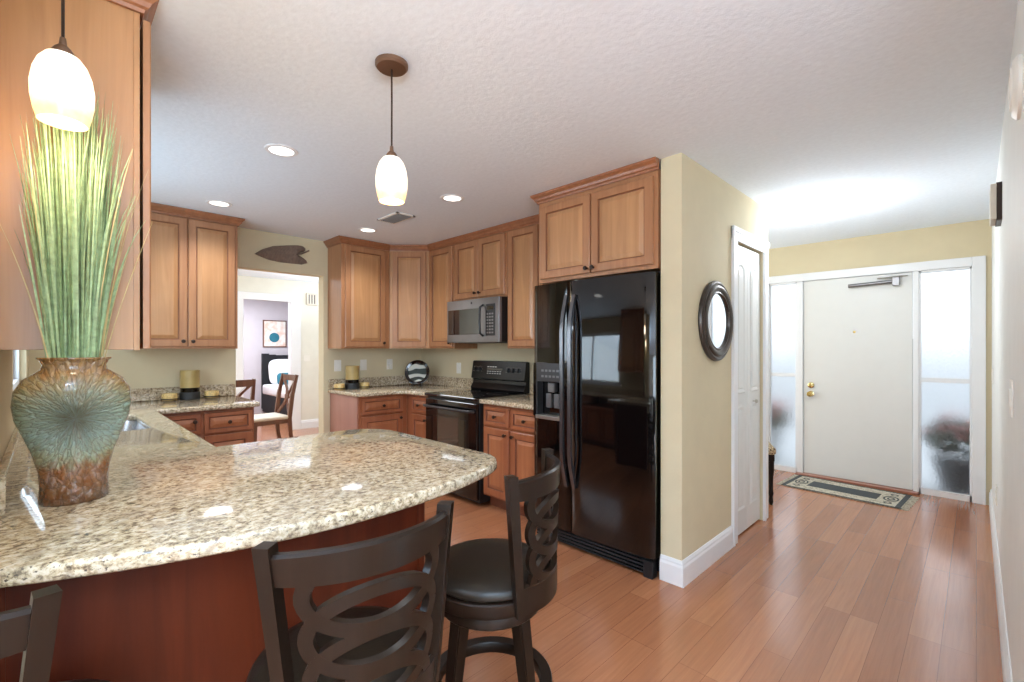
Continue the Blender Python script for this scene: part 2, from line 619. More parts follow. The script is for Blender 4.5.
def raised(bm, pts, y):
    """raised field on a front at depth y (towards -y): a groove then a bevelled field"""
    cx = sum(p[0] for p in pts) / len(pts)
    cz_ = (min(p[1] for p in pts) + max(p[1] for p in pts)) / 2
    wd = max(p[0] for p in pts) - min(p[0] for p in pts)
    ht = max(p[1] for p in pts) - min(p[1] for p in pts)
    rings = []
    for ins, yy in ((0, y), (0.008, y - 0.007), (0.016, y - 0.007), (0.034, y - 0.001), (0.045, y - 0.006)):
        kx, kz = 1 - 2 * ins / wd, 1 - 2 * ins / ht
        rings.append([bm.verts.new((cx + (px - cx) * kx, yy, cz_ + (pz - cz_) * kz)) for px, pz in pts])
    for A, B in zip(rings, rings[1:]):
        for j in range(len(A)):
            bm.faces.new([A[j], A[(j + 1) % len(A)], B[(j + 1) % len(B)], B[j]])
    bm.faces.new(rings[-1])


for k, yc in enumerate((-lw / 2 - 0.002, lw / 2 + 0.002)):
    lf = empty('door_leaf', (0, yc, 0), PI / 2)
    lf.parent = dr
    b = BM()
    box(b, -lw / 2, lw / 2, 0, 0.03, 0, cz - 0.025, 0.003)
    hw = lw / 2 - 0.052
    for z0, z1 in ((0.16, 0.88), (1.00, 1.90)):
        raised(b, arched(-hw, hw, z0, z1), 0.0005)
    obj('leaf_panel', b, M['doorpaint'], lf)
    if k == 1:
        pass
kb = lathe(BM(), [(0, 0), (0.006, 0), (0.005, 0.012), (0.014, 0.018), (0.016, 0.026), (0.010, 0.034), (0, 0.035)], n=16)
ko = obj('door_knob', kb, M['nickel'], dr, True)
ko.location = (0.002, 0.115, 0.93)
ko.rotation_euler = (0, PI / 2, 0)

# entry unit: frame, sidelights, door
b = BM()
FZ = 2.05
box(b, -0.026, 0.059, YD - 0.022, YD + 0.10, 0, FZ + 0.08, 0.004)
box(b, -1.76, -1.63, YD - 0.022, YD + 0.10, 0, FZ + 0.08, 0.004)
box(b, -1.63, -0.026, YD - 0.022, YD + 0.10, FZ, FZ + 0.08, 0.004)
box(b, -1.357, -1.301, YD - 0.012, YD + 0.10, 0, FZ, 0.004)
box(b, -0.414, -0.372, YD - 0.012, YD + 0.10, 0, FZ, 0.004)
struct('trim_3', b, M['trim'])
for k, (x0, x1) in enumerate(((-1.63, -1.357), (-0.372, -0.026))):
    wn = tag(empty('window_%d' % (k + 1), ((x0 + x1) / 2, YD + 0.02, 0)), ['white framed frosted sidelight left of the entry door', 'white framed frosted sidelight right of the entry door'][k], None, None, 'structure')
    hw = (x1 - x0) / 2
    b = BM()
    for s in (-1, 1):
        box(b, min(s * hw, s * (hw - 0.014)), max(s * hw, s * (hw - 0.014)), -0.02, 0.03, 0.0, FZ, 0.002)
    box(b, -hw, hw, -0.02, 0.03, 0.0, 0.055, 0.002)
    box(b, -hw, hw, -0.02, 0.03, FZ - 0.02, FZ, 0.002)
    box(b, -hw, hw, -0.015, 0.025, 1.03, 1.068, 0.002)
    obj('window_frame', b, M['trim'], wn)
    obj('lower_pane', bx(-hw + 0.012, hw - 0.012, 0.0, 0.006, 0.05, 1.035), M['rain'], wn)
    obj('upper_pane', bx(-hw + 0.012, hw - 0.012, 0.0, 0.006, 1.063, FZ - 0.015), M['rain'], wn)

dr = tag(empty('door_2', (-0.8575, YD + 0.015, 0.02)), 'flat white entry door with brass knob and closer arm', None, None, 'structure')
obj('door_panel', bx(-0.438, 0.438, -0.012, 0.032, 0, FZ - 0.025, 0.003), M['doorpaint'], dr)
b = BM()
lathe(b, [(0, -0.03), (0.028, -0.03), (0.030, -0.022), (0.012, -0.018), (0.010, 0.0), (0.022, 0.01), (0.030, 0.022), (0.026, 0.038), (0, 0.042)], n=20)
ko = obj('door_knob', b, M['brass'], dr, True)
ko.location = (-0.37, -0.045, 0.84)
ko.rotation_euler = (PI / 2, 0, 0)
b = lathe(BM(), [(0, 0), (0.03, 0), (0.03, 0.01), (0.022, 0.016), (0, 0.018)], n=20)
ko = obj('deadbolt', b, M['brass'], dr, True)
ko.location = (-0.37, -0.012, 0.93)
ko.rotation_euler = (PI / 2, 0, 0)
b = lathe(BM(), [(0, 0), (0.012, 0), (0.012, 0.004), (0, 0.005)], n=14)
ko = obj('peephole', b, M['brass'], dr, True)
ko.location = (0.0, -0.012, 1.48)
ko.rotation_euler = (PI / 2, 0, 0)
cl = thing('door_closer', 'grey metal door closer bar across the top of the entry door', 'door closer', (-0.69, YD - 0.02, 1.955))
obj('closer_tube', tube(BM(), [(-0.21, -0.022, 0), (0.13, -0.022, 0.012)], 0.018, 12), M['steel'], cl, True)
obj('closer_bracket', bx(0.13, 0.185, -0.045, 0.0, -0.03, 0.05, 0.004), M['steel'], cl)
obj('closer_arm', tube(BM(), [(0.155, -0.03, 0.045), (0.02, -0.03, 0.05), (0.24, -0.01, 0.06)], 0.006, 8), M['nickel'], cl, True)
struct('trim_4', bx(-1.36, -0.37, YD - 0.075, YD + 0.05, 0, 0.018, 0.005), M['threshold'])

# sink window
wn = tag(empty('window_3', ((wx0 + wx1) / 2, SY - 0.06, 0)), 'bright white framed window over the kitchen sink', None, None, 'structure')
hw = (wx1 - wx0) / 2
b = BM()
box(b, -hw, -hw + 0.05, -0.03, 0.03, wz0, wz1, 0.003)
box(b, hw - 0.05, hw, -0.03, 0.03, wz0, wz1, 0.003)
box(b, -hw, hw, -0.03, 0.03, wz0, wz0 + 0.05, 0.003)
box(b, -hw, hw, -0.03, 0.03, wz1 - 0.05, wz1, 0.003)
box(b, -0.02, 0.02, -0.025, 0.025, wz0, wz1, 0.003)
obj('window_frame', b, M['trim'], wn)
obj('window_pane', bx(-hw + 0.045, hw - 0.045, -0.003, 0.003, wz0 + 0.045, wz1 - 0.045), M['clear'], wn)
obj('window_sill', bx(-hw - 0.02, hw + 0.02, 0.0, 0.085, wz0 - 0.03, wz0 + 0.004, 0.004), M['trim'], wn)
# living-room windows (seen only in reflections)
for k, (x0, x1, yy, rz, z0, z1) in enumerate(((-4.2, -1.0, -5.0, 0, 0.55, 2.3), (0.0, 3.2, -5.0, 0, 0.55, 2.3), (-3.4, 0.2, 4.06, 1, 0.45, 2.35))):
    if rz:
        wn = tag(empty('window_%d' % (k + 4), (yy, (x0 + x1) / 2, 0), PI / 2), 'wide white window on the east living room wall', None, None, 'structure')
    else:
        wn = tag(empty('window_%d' % (k + 4), ((x0 + x1) / 2, yy, 0)), ['wide white grid window on the back wall by the kitchen', 'wide white grid window on the back wall by the east wall'][k], None, None, 'structure')
    hw = (x1 - x0) / 2
    b = BM()
    for i in range(5):
        xx = -hw + i * hw / 2
        box(b, xx - 0.03, xx + 0.03, -0.03, 0.03, z0, z1)
    for i in range(4):
        zz = z0 + i * (z1 - z0) / 3
        box(b, -hw, hw, -0.03, 0.03, zz - 0.025, zz + 0.025)
    obj('window_frame', b, M['trim'], wn)


# ------------------------------------------------------------------ cabinets
def knob_bm():
    return lathe(BM(), [(0, 0), (0.007, 0), (0.005, 0.010), (0.012, 0.016), (0.015, 0.022), (0.012, 0.029), (0, 0.031)], n=14)


def front(parent, name, x0, x1, z0, z1, mats, knob=None, yf=0.0):
    """raised-panel door or drawer front whose back sits at y = yf, thickness 20 mm towards -y"""
    t = 0.020
    st = 0.052 if min(x1 - x0, z1 - z0) > 0.22 else 0.030
    f = yf - t
    R = [(0, f + 0.004), (0.004, f), (st, f), (st + 0.004, f + 0.009), (st + 0.009, f + 0.010), (st + 0.034, f + 0.002), (st + 0.037, f + 0.001)]
    o = obj(name, plate_rings(BM(), x0, x1, z0, z1, R, yf, mi_of={0: 2, 1: 2, 2: 2, 3: 1, 4: 1}), mats, parent)
    if knob:
        k = obj('knob', knob_bm(), M['bronze'], o, True)
        k.location = (knob[0], f, knob[1])
        k.rotation_euler = (PI / 2, 0, 0)
    return o


def cabinet(name, label, group, loc, rz, w_, d_, z0, z1, fronts, mats, toe=0, end_mat=None):
    """front face frame at local y=0 facing -y, body behind it"""
    t = thing(name, label, 'cabinet', loc, rz, group)
    b = BM()
    zb = z0 + toe
    box(b, 0, w_, 0.0, 0.02, zb, z1, 0.0015)
    box(b, 0.0, w_, 0.018, d_, zb, z1)
    obj('body', b, mats[2], t)
    if toe:
        obj('toe_kick', bx(0.001, w_ - 0.001, 0.075, d_ - 0.01, 0.0, toe + 0.002), mats[1], t)
    for nm, a in fronts:
        front(t, nm, *a[:4], mats, a[4] if len(a) > 4 else None)
    return t


M['wood_frame'] = wood('maple_frame_wood', S(158, 106, 70), S(180, 128, 88))
M['wood_low_frame'] = wood('shaded_maple_frame_wood', S(142, 80, 50), S(166, 100, 64))  # frame wood of the base units, same shade painted in
UP = (M['wood'], M['glaze'], M['wood_frame'])
LO = (M['wood_low'], M['glaze_low'], M['wood_low_frame'])
ZB, ZT = 1.335, 2.390
gU = 'upper kitchen cabinets'
gB = 'base kitchen cabinets'
d0, d1 = ZB + 0.018, 2.366


def dpair(w_, z0=d0, z1=d1, e=0.022, g=0.004):
    m_ = w_ / 2
    return [('door', (e, m_ - g, z0, z1, (m_ - g - 0.028, z0 + 0.04))), ('door', (m_ + g, w_ - e, z0, z1, (m_ + g + 0.028, z0 + 0.04)))]


# range wall uppers, front plane y=2.87 behind the doors
FY = 2.885
cabinet('wall_cabinet', 'narrow single-door upper cabinet between the angled corner cabinet and the microwave', gU, (-4.14, FY, 0), 0, 0.432, YW - FY, ZB, ZT,
        [('door', (0.02, 0.412, d0, d1, (0.385, d0 + 0.04)))], UP)
cabinet('wall_cabinet', 'short two-door upper cabinet directly above the microwave', gU, (-3.705, FY, 0), 0, 0.757, YW - FY, 1.802, ZT, dpair(0.757, 1.822, d1), UP)
cabinet('wall_cabinet', 'tall upper cabinet between the microwave and the refrigerator', gU, (-2.945, FY, 0), 0, 0.70, YW - FY, ZB, ZT,
        [('door', (0.022, 0.375, d0, d1, None)), ('door', (0.385, 0.68, d0, d1, None))], UP)
# doorway-wall uppers facing +X
FX = -4.435
cabinet('wall_cabinet', 'tall one-door upper cabinet right of the doorway with its side panel showing', gU, (FX, 2.045, 0), PI / 2, 0.53, FX - XW, ZB, ZT,
        [('door', (0.035, 0.475, d0, d1, (0.45, d0 + 0.04)))], UP)
cabinet('wall_cabinet', 'two-door upper cabinet left of the doorway above the candle holder', gU, (FX, 0.425, 0), PI / 2, 0.71, FX - XW, ZB, ZT, dpair(0.71), UP)
# diagonal corner cabinet
t = thing('corner_wall_cabinet', 'angled upper corner cabinet above the decorative plate', 'cabinet', (-4.435, 2.58, 0), math.atan2(2.885 - 2.58, -4.14 + 4.435), gU)
L = math.hypot(0.305, 0.295)
b = BM()
a = math.atan2(0.305, 0.295)
inv = Matrix.Rotation(-a, 2)
pl = [inv @ (Vector(p) - Vector((-4.435, 2.58))) for p in ((-4.435, 2.58), (-4.14, 2.885), (-4.14, YW - 0.002), (XW + 0.002, YW - 0.002), (XW + 0.002, 2.58))]
prism(b, [(p.x, p.y) for p in pl], ZB, ZT)
obj('body', b, UP[0], t)
front(t, 'door', 0.035, L - 0.035, d0, d1, UP)
# cabinet over the refrigerator
cabinet('wall_cabinet', 'deep two-door cabinet directly above the black refrigerator', gU, (-2.232, 2.505, 0), 0, 0.925, YW - 2.505, 1.805, 2.385,
        [('door', (0.028, 0.455, 1.83, 2.345, (0.435, 1.86))), ('door', (0.467, 0.9, 1.83, 2.345, (0.487, 1.86)))], UP)
# sink-wall upper whose big end panel fills the top left of the picture
t = thing('wall_cabinet', 'large near upper cabinet at the top left behind the tall grass, plain end panel showing', 'cabinet', (-1.85, 0.20, 0), PI, gU)
b = BM()
box(b, 0, 0.75, 0.0, 0.30, ZB, ZT + 0.02, 0.001)
obj('body', b, UP[0], t)
obj('face_frame', bx(-0.004, 0.75, -0.001, 0.014, ZB - 0.002, ZT + 0.02, 0.001), UP[0], t)
front(t, 'door', 0.004, 0.372, ZB + 0.004, 2.375, UP, (0.34, d0 + 0.04), yf=-0.010)
front(t, 'door', 0.378, 0.746, ZB + 0.004, 2.375, UP, (0.41, d0 + 0.04), yf=-0.010)

CROWN = [(0, 2.355), (0.010, 2.355), (0.013, 2.372), (0.022, 2.380), (0.028, 2.400), (0.040, 2.416), (0.044, 2.420), (0.046, 2.438), (0, 2.438)]


def crown(label, path, side=1, k=0.74):
    return tag(obj('crown_molding', sweep(BM(), [(o_, 2.438 - (2.438 - z) * k) for o_, z in CROWN], path, side), M['crown']), label, 'crown molding')


crown('long bent wooden crown molding over the cabinets from the doorway past the microwave', [(XW, 2.045), (FX, 2.045), (FX, 2.58), (-4.14, FY), (-2.245, FY)])
crown('wooden crown molding along the top of the cabinet left of the doorway', [(FX, 0.30), (FX, 1.135), (XW, 1.135)])
crown('wooden crown molding over the refrigerator cabinet', [(-2.232, 2.80), (-2.232, 2.505), (-1.300, 2.505)])
crown('wooden crown molding at the top left edge over the near cabinet', [(-1.846, SY), (-1.846, 0.20), (-2.60, 0.20)], 1, 0.65)

# base cabinets
ZC = 0.876
t = cabinet('base_cabinet', 'base cabinet with two drawers and two doors between range and refrigerator', gB, (-2.943, 2.60, 0), 0, 0.676, YW - 2.60, 0, ZC,
            [('drawer', (0.018, 0.315, 0.70, 0.855, (0.166, 0.777))), ('drawer', (0.340, 0.660, 0.70, 0.855, (0.50, 0.777))),
             ('door', (0.018, 0.315, 0.125, 0.68, (0.285, 0.64))), ('door', (0.340, 0.660, 0.125, 0.68, (0.37, 0.64)))], LO, toe=0.105)
t = cabinet('base_cabinet', 'small base cabinet in the corner left of the black range', gB, (-4.13, 2.60, 0), 0, 0.415, YW - 2.60, 0, ZC,
            [('drawer', (0.105, 0.40, 0.70, 0.855, (0.252, 0.777))), ('door', (0.105, 0.40, 0.125, 0.68, (0.37, 0.64)))], LO, toe=0.105)
t = cabinet('base_cabinet', 'base cabinet right of the doorway with a rosy plain side panel', gB, (-4.13, 2.075, 0), PI / 2, 0.525, 0.62, 0, ZC,
            [('drawer', (0.025, 0.465, 0.70, 0.855, (0.245, 0.777))), ('door', (0.025, 0.465, 0.125, 0.68, (0.435, 0.64)))], LO, toe=0.105)
o = obj('side_panel', bx(-0.006, 0.0, 0.02, 0.62, 0.0, ZC), M['wood_end'], t)
o['label'] = 'rosy plain side panel'
t = cabinet('base_cabinet', 'base cabinet left of the doorway with drawers stacked in its end', gB, (-4.06, 0.50, 0), PI / 2, 0.655, 0.665, 0, ZC,
            [('drawer', (0.075, 0.295, 0.70, 0.855, (0.255, 0.80))), ('door', (0.075, 0.295, 0.125, 0.68, (0.26, 0.64))),
             ('drawer', (0.315, 0.64, 0.70, 0.855, (0.478, 0.777))), ('drawer', (0.315, 0.64, 0.42, 0.685, (0.478, 0.56))), ('drawer', (0.315, 0.64, 0.125, 0.405, (0.478, 0.265)))], LO, toe=0.105)
t = cabinet('sink_base_cabinet', 'sink base cabinet under the counter by the window', gB, (-2.40, 0.495, 0), PI, 1.60, 0.59, 0, 0.70,
            [('door', (0.02 + i * 0.395, 0.40 + i * 0.395, 0.125, 0.68, None)) for i in range(4)], LO, toe=0.105)

# peninsula base
t = thing('peninsula_cabinet', 'reddish wooden peninsula base under the curved granite counter', 'cabinet', (-2.30, -0.095, 0))
pen = [(0, 0), (0.87, 0), (0.87, 1.09), (0.0, 1.09)]
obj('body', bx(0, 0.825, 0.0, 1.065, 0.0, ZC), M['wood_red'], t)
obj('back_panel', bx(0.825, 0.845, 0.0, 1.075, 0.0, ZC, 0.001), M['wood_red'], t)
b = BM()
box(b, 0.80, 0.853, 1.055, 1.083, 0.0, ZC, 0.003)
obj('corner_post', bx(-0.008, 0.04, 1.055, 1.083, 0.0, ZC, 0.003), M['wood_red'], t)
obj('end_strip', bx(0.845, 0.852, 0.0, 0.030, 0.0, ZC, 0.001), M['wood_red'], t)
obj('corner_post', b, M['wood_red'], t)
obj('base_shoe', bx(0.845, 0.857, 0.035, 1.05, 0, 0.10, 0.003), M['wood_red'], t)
dd = empty('door_bank', (0, 1.0, 0), -PI / 2)
dd.parent = t
for i in range(1):
    front(dd, 'door', 0.02, 0.43, 0.125, 0.85, LO, (0.39, 0.80))

# ------------------------------------------------------------------ granite
TH = 0.038


def slab(name, label, outline, holes=()):
    o = obj(name, prism(BM(), outline, 0.914 - TH, 0.914, holes, bev=0.010, seg=3), M['granite'], smooth=True)
    return tag(o, label, 'countertop')


arc = []
for i in range(15):
    y = -0.095 + (1.12 + 0.095) * i / 14
    arc.append((-1.152 - (y - 0.62) ** 2 / 2.75, y))
ex, ey = arc[-1]
arc += [(ex - 0.020, 1.165), (ex - 0.045, 1.205), (ex - 0.085, 1.240), (ex - 0.14, 1.262)]
kitch = [(-2.10, 1.268), (-2.17, 1.262), (-2.235, 1.235), (-2.285, 1.19), (-2.315, 1.13), (-2.325, 1.06)]
inner = [(-2.325, 0.518), (-4.01, 0.518), (-4.01, 1.155)]
cr = [(-4.014, 1.175), (-4.03, 1.188), (-4.05, 1.193)]
outl = [(XW + 0.002, SY + 0.002)] + [(-1.34, SY + 0.002)] + arc[1:] + kitch + inner + cr + [(XW + 0.002, 1.193)]
sk = (-3.84, -3.10, 0.02, 0.39)


def rrect(x0, x1, y0, y1, r=0.06, n=5):
    p = []
    for cx, cy, a0 in ((x1 - r, y0 + r, -PI / 2), (x1 - r, y1 - r, 0), (x0 + r, y1 - r, PI / 2), (x0 + r, y0 + r, PI)):
        for i in range(n + 1):
            a_ = a0 + PI / 2 * i / n
            p.append((cx + r * math.cos(a_), cy + r * math.sin(a_)))
    return p


ct = slab('granite_countertop', 'large speckled granite counter with the curved peninsula and the sink cutout', outl, [rrect(*sk)])
obj('backsplash', bx(XW + 0.001, XW + 0.022, SY + 0.022, 1.19, 0.914, 1.016, 0.003), M['granite'], ct)
obj('backsplash', bx(XW + 0.022, -1.75, SY + 0.001, SY + 0.022, 0.914, 1.016, 0.003), M['granite'], ct)
L2 = [(XW + 0.002, 2.045), (-4.135, 2.045), (-4.112, 2.053), (-4.102, 2.075), (-4.100, 2.40), (-4.085, 2.47), (-4.05, 2.52), (-3.98, 2.545), (-3.712, 2.55), (-3.712, YW - 0.002), (XW + 0.002, YW - 0.002)]
ct = slab('granite_countertop', 'granite counter in the far corner left of the range', L2)
obj('backsplash', bx(XW + 0.001, XW + 0.022, 2.047, YW - 0.002, 0.914, 1.016, 0.003), M['granite'], ct)
obj('backsplash', bx(XW + 0.022, -3.712, YW - 0.022, YW - 0.001, 0.914, 1.016, 0.003), M['granite'], ct)
ct = slab('granite_countertop', 'short granite counter between the range and the refrigerator', [(-2.940, 2.55), (-2.262, 2.55), (-2.262, YW - 0.002), (-2.940, YW - 0.002)])
obj('backsplash', bx(-2.940, -2.262, YW - 0.022, YW - 0.001, 0.914, 1.016, 0.003), M['granite'], ct)

# sink
t = thing('kitchen_sink', 'stainless steel undermount sink in the granite counter', 'sink', (sk[0], sk[2], 0.914 - TH - 0.16))
b = BM()
W, D = sk[1] - sk[0], sk[3] - sk[2]
lo = rrect(0.02, W - 0.02, 0.02, D - 0.02)
hi = rrect(-0.008, W + 0.008, -0.008, D + 0.008)
ri = rrect(-0.03, W + 0.03, -0.03, D + 0.03)
r0 = [b.verts.new((x, y, 0.0)) for x, y in lo]
r1 = [b.verts.new((x, y, 0.158)) for x, y in hi]
r2 = [b.verts.new((x, y, 0.158)) for x, y in ri]
for A, B_ in ((r0, r1), (r1, r2)):
    for j in range(len(A)):
        b.faces.new([A[j], A[(j + 1) % len(A)], B_[(j + 1) % len(A)], B_[j]])
b.faces.new(r0)
obj('basin', b, M['sinksteel'], t, True)
obj('drain', lathe(BM(), [(0, 0.002), (0.03, 0.002), (0.042, 0.004), (0.045, 0.001)], W / 2, D / 2, 20), M['nickel'], t, True)

# ------------------------------------------------------------------ refrigerator
t = thing('refrigerator', 'glossy black side-by-side refrigerator beside the tan partition', 'refrigerator', (-2.255, 2.47, 0))
FW = 0.945
obj('body', bx(0.004, FW - 0.004, 0.075, 0.68, 0.02, 1.765, 0.004), M['blackmat'], t)


def bulge(x):
    return -0.028 * (1 - ((x - FW / 2) / (FW / 2)) ** 2)


def curved_door(x0, x1, z0, z1, cut=None):
    b = BM()
    n = 14
    cols = []
    xs = [x0 + (x1 - x0) * i / n for i in range(n + 1)]
    fr = []
    for x in xs:
        e = min(x - x0, x1 - x)
        rnd = 0.012 * max(0, 1 - e / 0.018) ** 2
        fr.append((x, bulge(x) + rnd))
    loop = fr + [(x1, 0.07), (x0, 0.07)]
    return loop


def door_mesh(x0, x1, z0, z1):
    b = BM()
    prism(b, curved_door(x0, x1, z0, z1), z0, z1, bev=0.004, seg=2)
    return b


sx = 0.355
zt = 1.785
# left door is built round the dispenser opening
dx0, dx1, dz0, dz1 = 0.045, 0.275, 0.855, 1.235
b = BM()
prism(b, curved_door(0.0, sx - 0.003, 0, 0), 0.115, dz0, bev=0.0)
prism(b, curved_door(0.0, sx - 0.003, 0, 0), dz1, zt, bev=0.0)
lp = curved_door(0.0, sx - 0.003, 0, 0)
box(b, 0.0, dx0, bulge(0.02) + 0.002, 0.07, dz0, dz1)
box(b, dx1, sx - 0.003, bulge(0.31) + 0.000, 0.07, dz0, dz1)
box(b, dx0, dx1, 0.055, 0.07, dz0, dz1)
ld = obj('freezer_door', b, M['fridge'], t, True)
b = BM()
yf = bulge(0.1) - 0.004
box(b, dx0 - 0.004, dx1 + 0.004, yf, 0.05, 1.105, dz1 + 0.004, 0.003)
box(b, dx0 - 0.008, dx0 + 0.006, yf, 0.05, dz0, dz1 - 0.12, 0.002)
box(b, dx1 - 0.006, dx1 + 0.008, yf, 0.05, dz0, dz1 - 0.12, 0.002)
dp = obj('water_dispenser', b, M['glossgrey'], ld)
o = obj('drip_tray', bx(dx0 - 0.006, dx1 + 0.006, yf - 0.008, 0.052, dz0 - 0.012, dz0 + 0.014, 0.003), M['nickel'], dp)
b = BM()
box(b, 0.13, 0.19, 0.005, 0.045, 1.03, 1.10, 0.006)
box(b, 0.10, 0.15, 0.02, 0.045, 0.92, 1.02, 0.006)
box(b, 0.17, 0.22, 0.02, 0.045, 0.92, 1.02, 0.006)
obj('paddle', b, M['steel'], dp)
b = BM()
for i in range(5):
    for j in range(2):
        box(b, 0.09 + i * 0.034, 0.112 + i * 0.034, yf - 0.002, yf, 1.135 + j * 0.04, 1.150 + j * 0.04, 0.0005)
obj('keypad', b, M['steel'], dp)
rd = obj('refrigerator_door', door_mesh(sx + 0.003, FW, 0.115, zt), M['fridge'], t, True)
for nm, par, xx in (('handle', ld, sx - 0.030), ('handle', rd, sx + 0.036)):
    pts = []
    for i in range(17):
        u = i / 16
        z = 0.42 + u * 1.27
        pts.append((xx, bulge(xx) - 0.004 - 0.048 * min(1, math.sin(PI * u) * 2.2), z))
    obj(nm, tube(BM(), pts, 1.0, flat=(0.026, 0.020)), M['handle'], par, True)
b = BM()
box(b, 0.02, FW - 0.02, 0.02, 0.06, 0.012, 0.108)
for i in range(4):
    box(b, 0.03, FW - 0.07, 0.0, 0.022, 0.018 + i * 0.022, 0.028 + i * 0.022, 0.002)
box(b, FW - 0.07, FW - 0.01, -0.006, 0.05, 0.0, 0.10, 0.004)
obj('base_grille', b, M['blackmat'], t)
obj('top_trim', bx(0.0, FW, 0.06, 0.12, 1.765, 1.79, 0.003), M['glossgrey'], t)

# ------------------------------------------------------------------ range
t = thing('kitchen_range', 'black electric range with glass cooktop below the microwave', 'stove', (-3.705, 2.53, 0))
RW = 0.758
obj('body', bx(0.0, RW, 0.035, 0.64, 0.03, 0.895, 0.003), M['blackmat'], t)
b = BM()
box(b, -0.001, RW + 0.001, -0.005, 0.60, 0.893, 0.917, 0.005)
ck = obj('cooktop', b, M['darkglass'], t)
for x, y, r in ((0.2, 0.15, 0.10), (0.56, 0.15, 0.08), (0.2, 0.42, 0.08), (0.56, 0.42, 0.10)):
    obj('burner_ring', lathe(BM(), [(r, 0.9171), (r, 0.9176), (r - 0.004, 0.9176), (r - 0.004, 0.9171)], x, y, 32), M['glossgrey'], ck)
b = BM()
box(b, 0.012, RW - 0.012, 0.0, 0.04, 0.24, 0.87, 0.006)
od = obj('oven_door', b, M['black'], t)
obj('oven_window', bx(0.13, RW - 0.13, -0.003, 0.002, 0.40, 0.72, 0.002), M['darkglass'], od)
b = BM()
tube(b, [(0.04, -0.002, 0.80), (0.05, -0.045, 0.805), (0.10, -0.055, 0.805), (RW - 0.10, -0.055, 0.805), (RW - 0.05, -0.045, 0.805), (RW - 0.04, -0.002, 0.80)], 0.013, 10)
obj('handle', b, M['glossgrey'], od, True)
obj('storage_drawer', bx(0.012, RW - 0.012, 0.004, 0.04, 0.055, 0.225, 0.006), M['black'], t)
b = BM()
sec = [(0.575, 0.915), (0.56, 0.935), (0.595, 0.99), (0.60, 1.02), (0.572, 1.035), (0.600, 1.205), (0.615, 1.212), (0.645, 1.205), (0.645, 0.915)]
ra = [b.verts.new((0.0, y, z)) for y, z in sec]
rb = [b.verts.new((RW, y, z)) for y, z in sec]
for j in range(len(sec)):
    b.faces.new([ra[j], ra[(j + 1) % len(sec)], rb[(j + 1) % len(sec)], rb[j]])
b.faces.new(ra)
b.faces.new(rb)
bg_ = obj('backguard', b, M['rangeblack'], t)
for i, x in enumerate((0.055, 0.125, 0.535, 0.60, 0.67)):
    k = obj('control_knob', lathe(BM(), [(0, 0.0), (0.024, 0.0), (0.024, 0.004), (0.018, 0.006), (0.016, 0.022), (0, 0.024)], n=20), M['blackmat'], bg_, True)
    k.location = (x, 0.586, 1.125)
    k.rotation_euler = (PI / 2 - 0.16, 0, 0)
b = BM()
for x in (0.055, 0.125, 0.535, 0.60, 0.67):
    for k in range(7):
        a_ = -0.6 + k * (PI + 1.2) / 6
        cx, cz_ = x + 0.032 * math.cos(a_), 1.125 + 0.032 * math.sin(a_)
        yy = 0.572 + (cz_ - 1.035) * 0.165
        box(b, cx - 0.002, cx + 0.002, yy - 0.0015, yy + 0.001, cz_ - 0.002, cz_ + 0.002)
for r_, n_ in ((1.085, 6), (1.105, 6), (1.15, 4)):
    for i in range(n_):
        x = 0.235 + i * 0.036
        yy = 0.572 + (r_ - 1.035) * 0.165
        box(b, x, x + 0.022, yy - 0.0015, yy + 0.001, r_, r_ + 0.007)
obj('panel_lettering', b, M['plate_white'], bg_)
obj('display', bx(0.23, 0.46, 0.583, 0.592, 1.120, 1.142, 0.001), M['darkglass'], bg_)

# ------------------------------------------------------------------ microwave
t = thing('microwave', 'slate grey over-the-range microwave with a smoked glass door', 'microwave', (-3.703, 2.79, 1.392))
MW = 0.752
obj('body', bx(0.002, MW - 0.002, 0.03, 0.395, 0.0, 0.402, 0.003), M['blackmat'], t)
b = BM()
box(b, 0.0, MW, 0.0, 0.032, 0.0, 0.404, 0.004)
fp = obj('front_frame', b, M['steel'], t)
wd = obj('door_window', bx(0.022, 0.50, -0.004, 0.006, 0.075, 0.315, 0.003), M['darkglass'], fp)
b = BM()
tube(b, [(0.535, 0.0, 0.06), (0.535, -0.035, 0.08), (0.535, -0.042, 0.19), (0.535, -0.035, 0.32), (0.535, 0.0, 0.34)], 0.011, 10)
obj('handle', b, M['blackmat'], fp, True)
cp = obj('control_panel', bx(0.575, 0.70, -0.004, 0.004, 0.06, 0.345, 0.003), M['blackmat'], fp)
obj('display', bx(0.59, 0.685, -0.006, 0.0, 0.29, 0.325, 0.001), M['darkglass'], cp)
b = BM()
for i in range(3):
    for j in range(7):
        box(b, 0.59 + i * 0.033, 0.612 + i * 0.033, -0.0055, 0.0, 0.08 + j * 0.028, 0.094 + j * 0.028, 0.0005)
obj('keypad', b, M['steel'], cp)
bd = obj('badge', lathe(BM(), [(0, 0), (0.011, 0), (0.011, 0.002), (0, 0.002)], n=16), M['blackmat'], fp)
bd.location = (0.375, 0.0, 0.368)
bd.rotation_euler = (PI / 2, 0, 0)
obj('underside_vent', bx(0.1, MW - 0.1, 0.06, 0.35, -0.006, 0.002, 0.002), M['glossgrey'], t)


# ------------------------------------------------------------------ bar stools
def arcpt(th, z, dr=0.0):
    k = (z - 0.56) / 0.41
    R = 0.212 + 0.067 * k + dr
    return Vector((R * math.sin(th), 0.056 * k - R * math.cos(th), z))


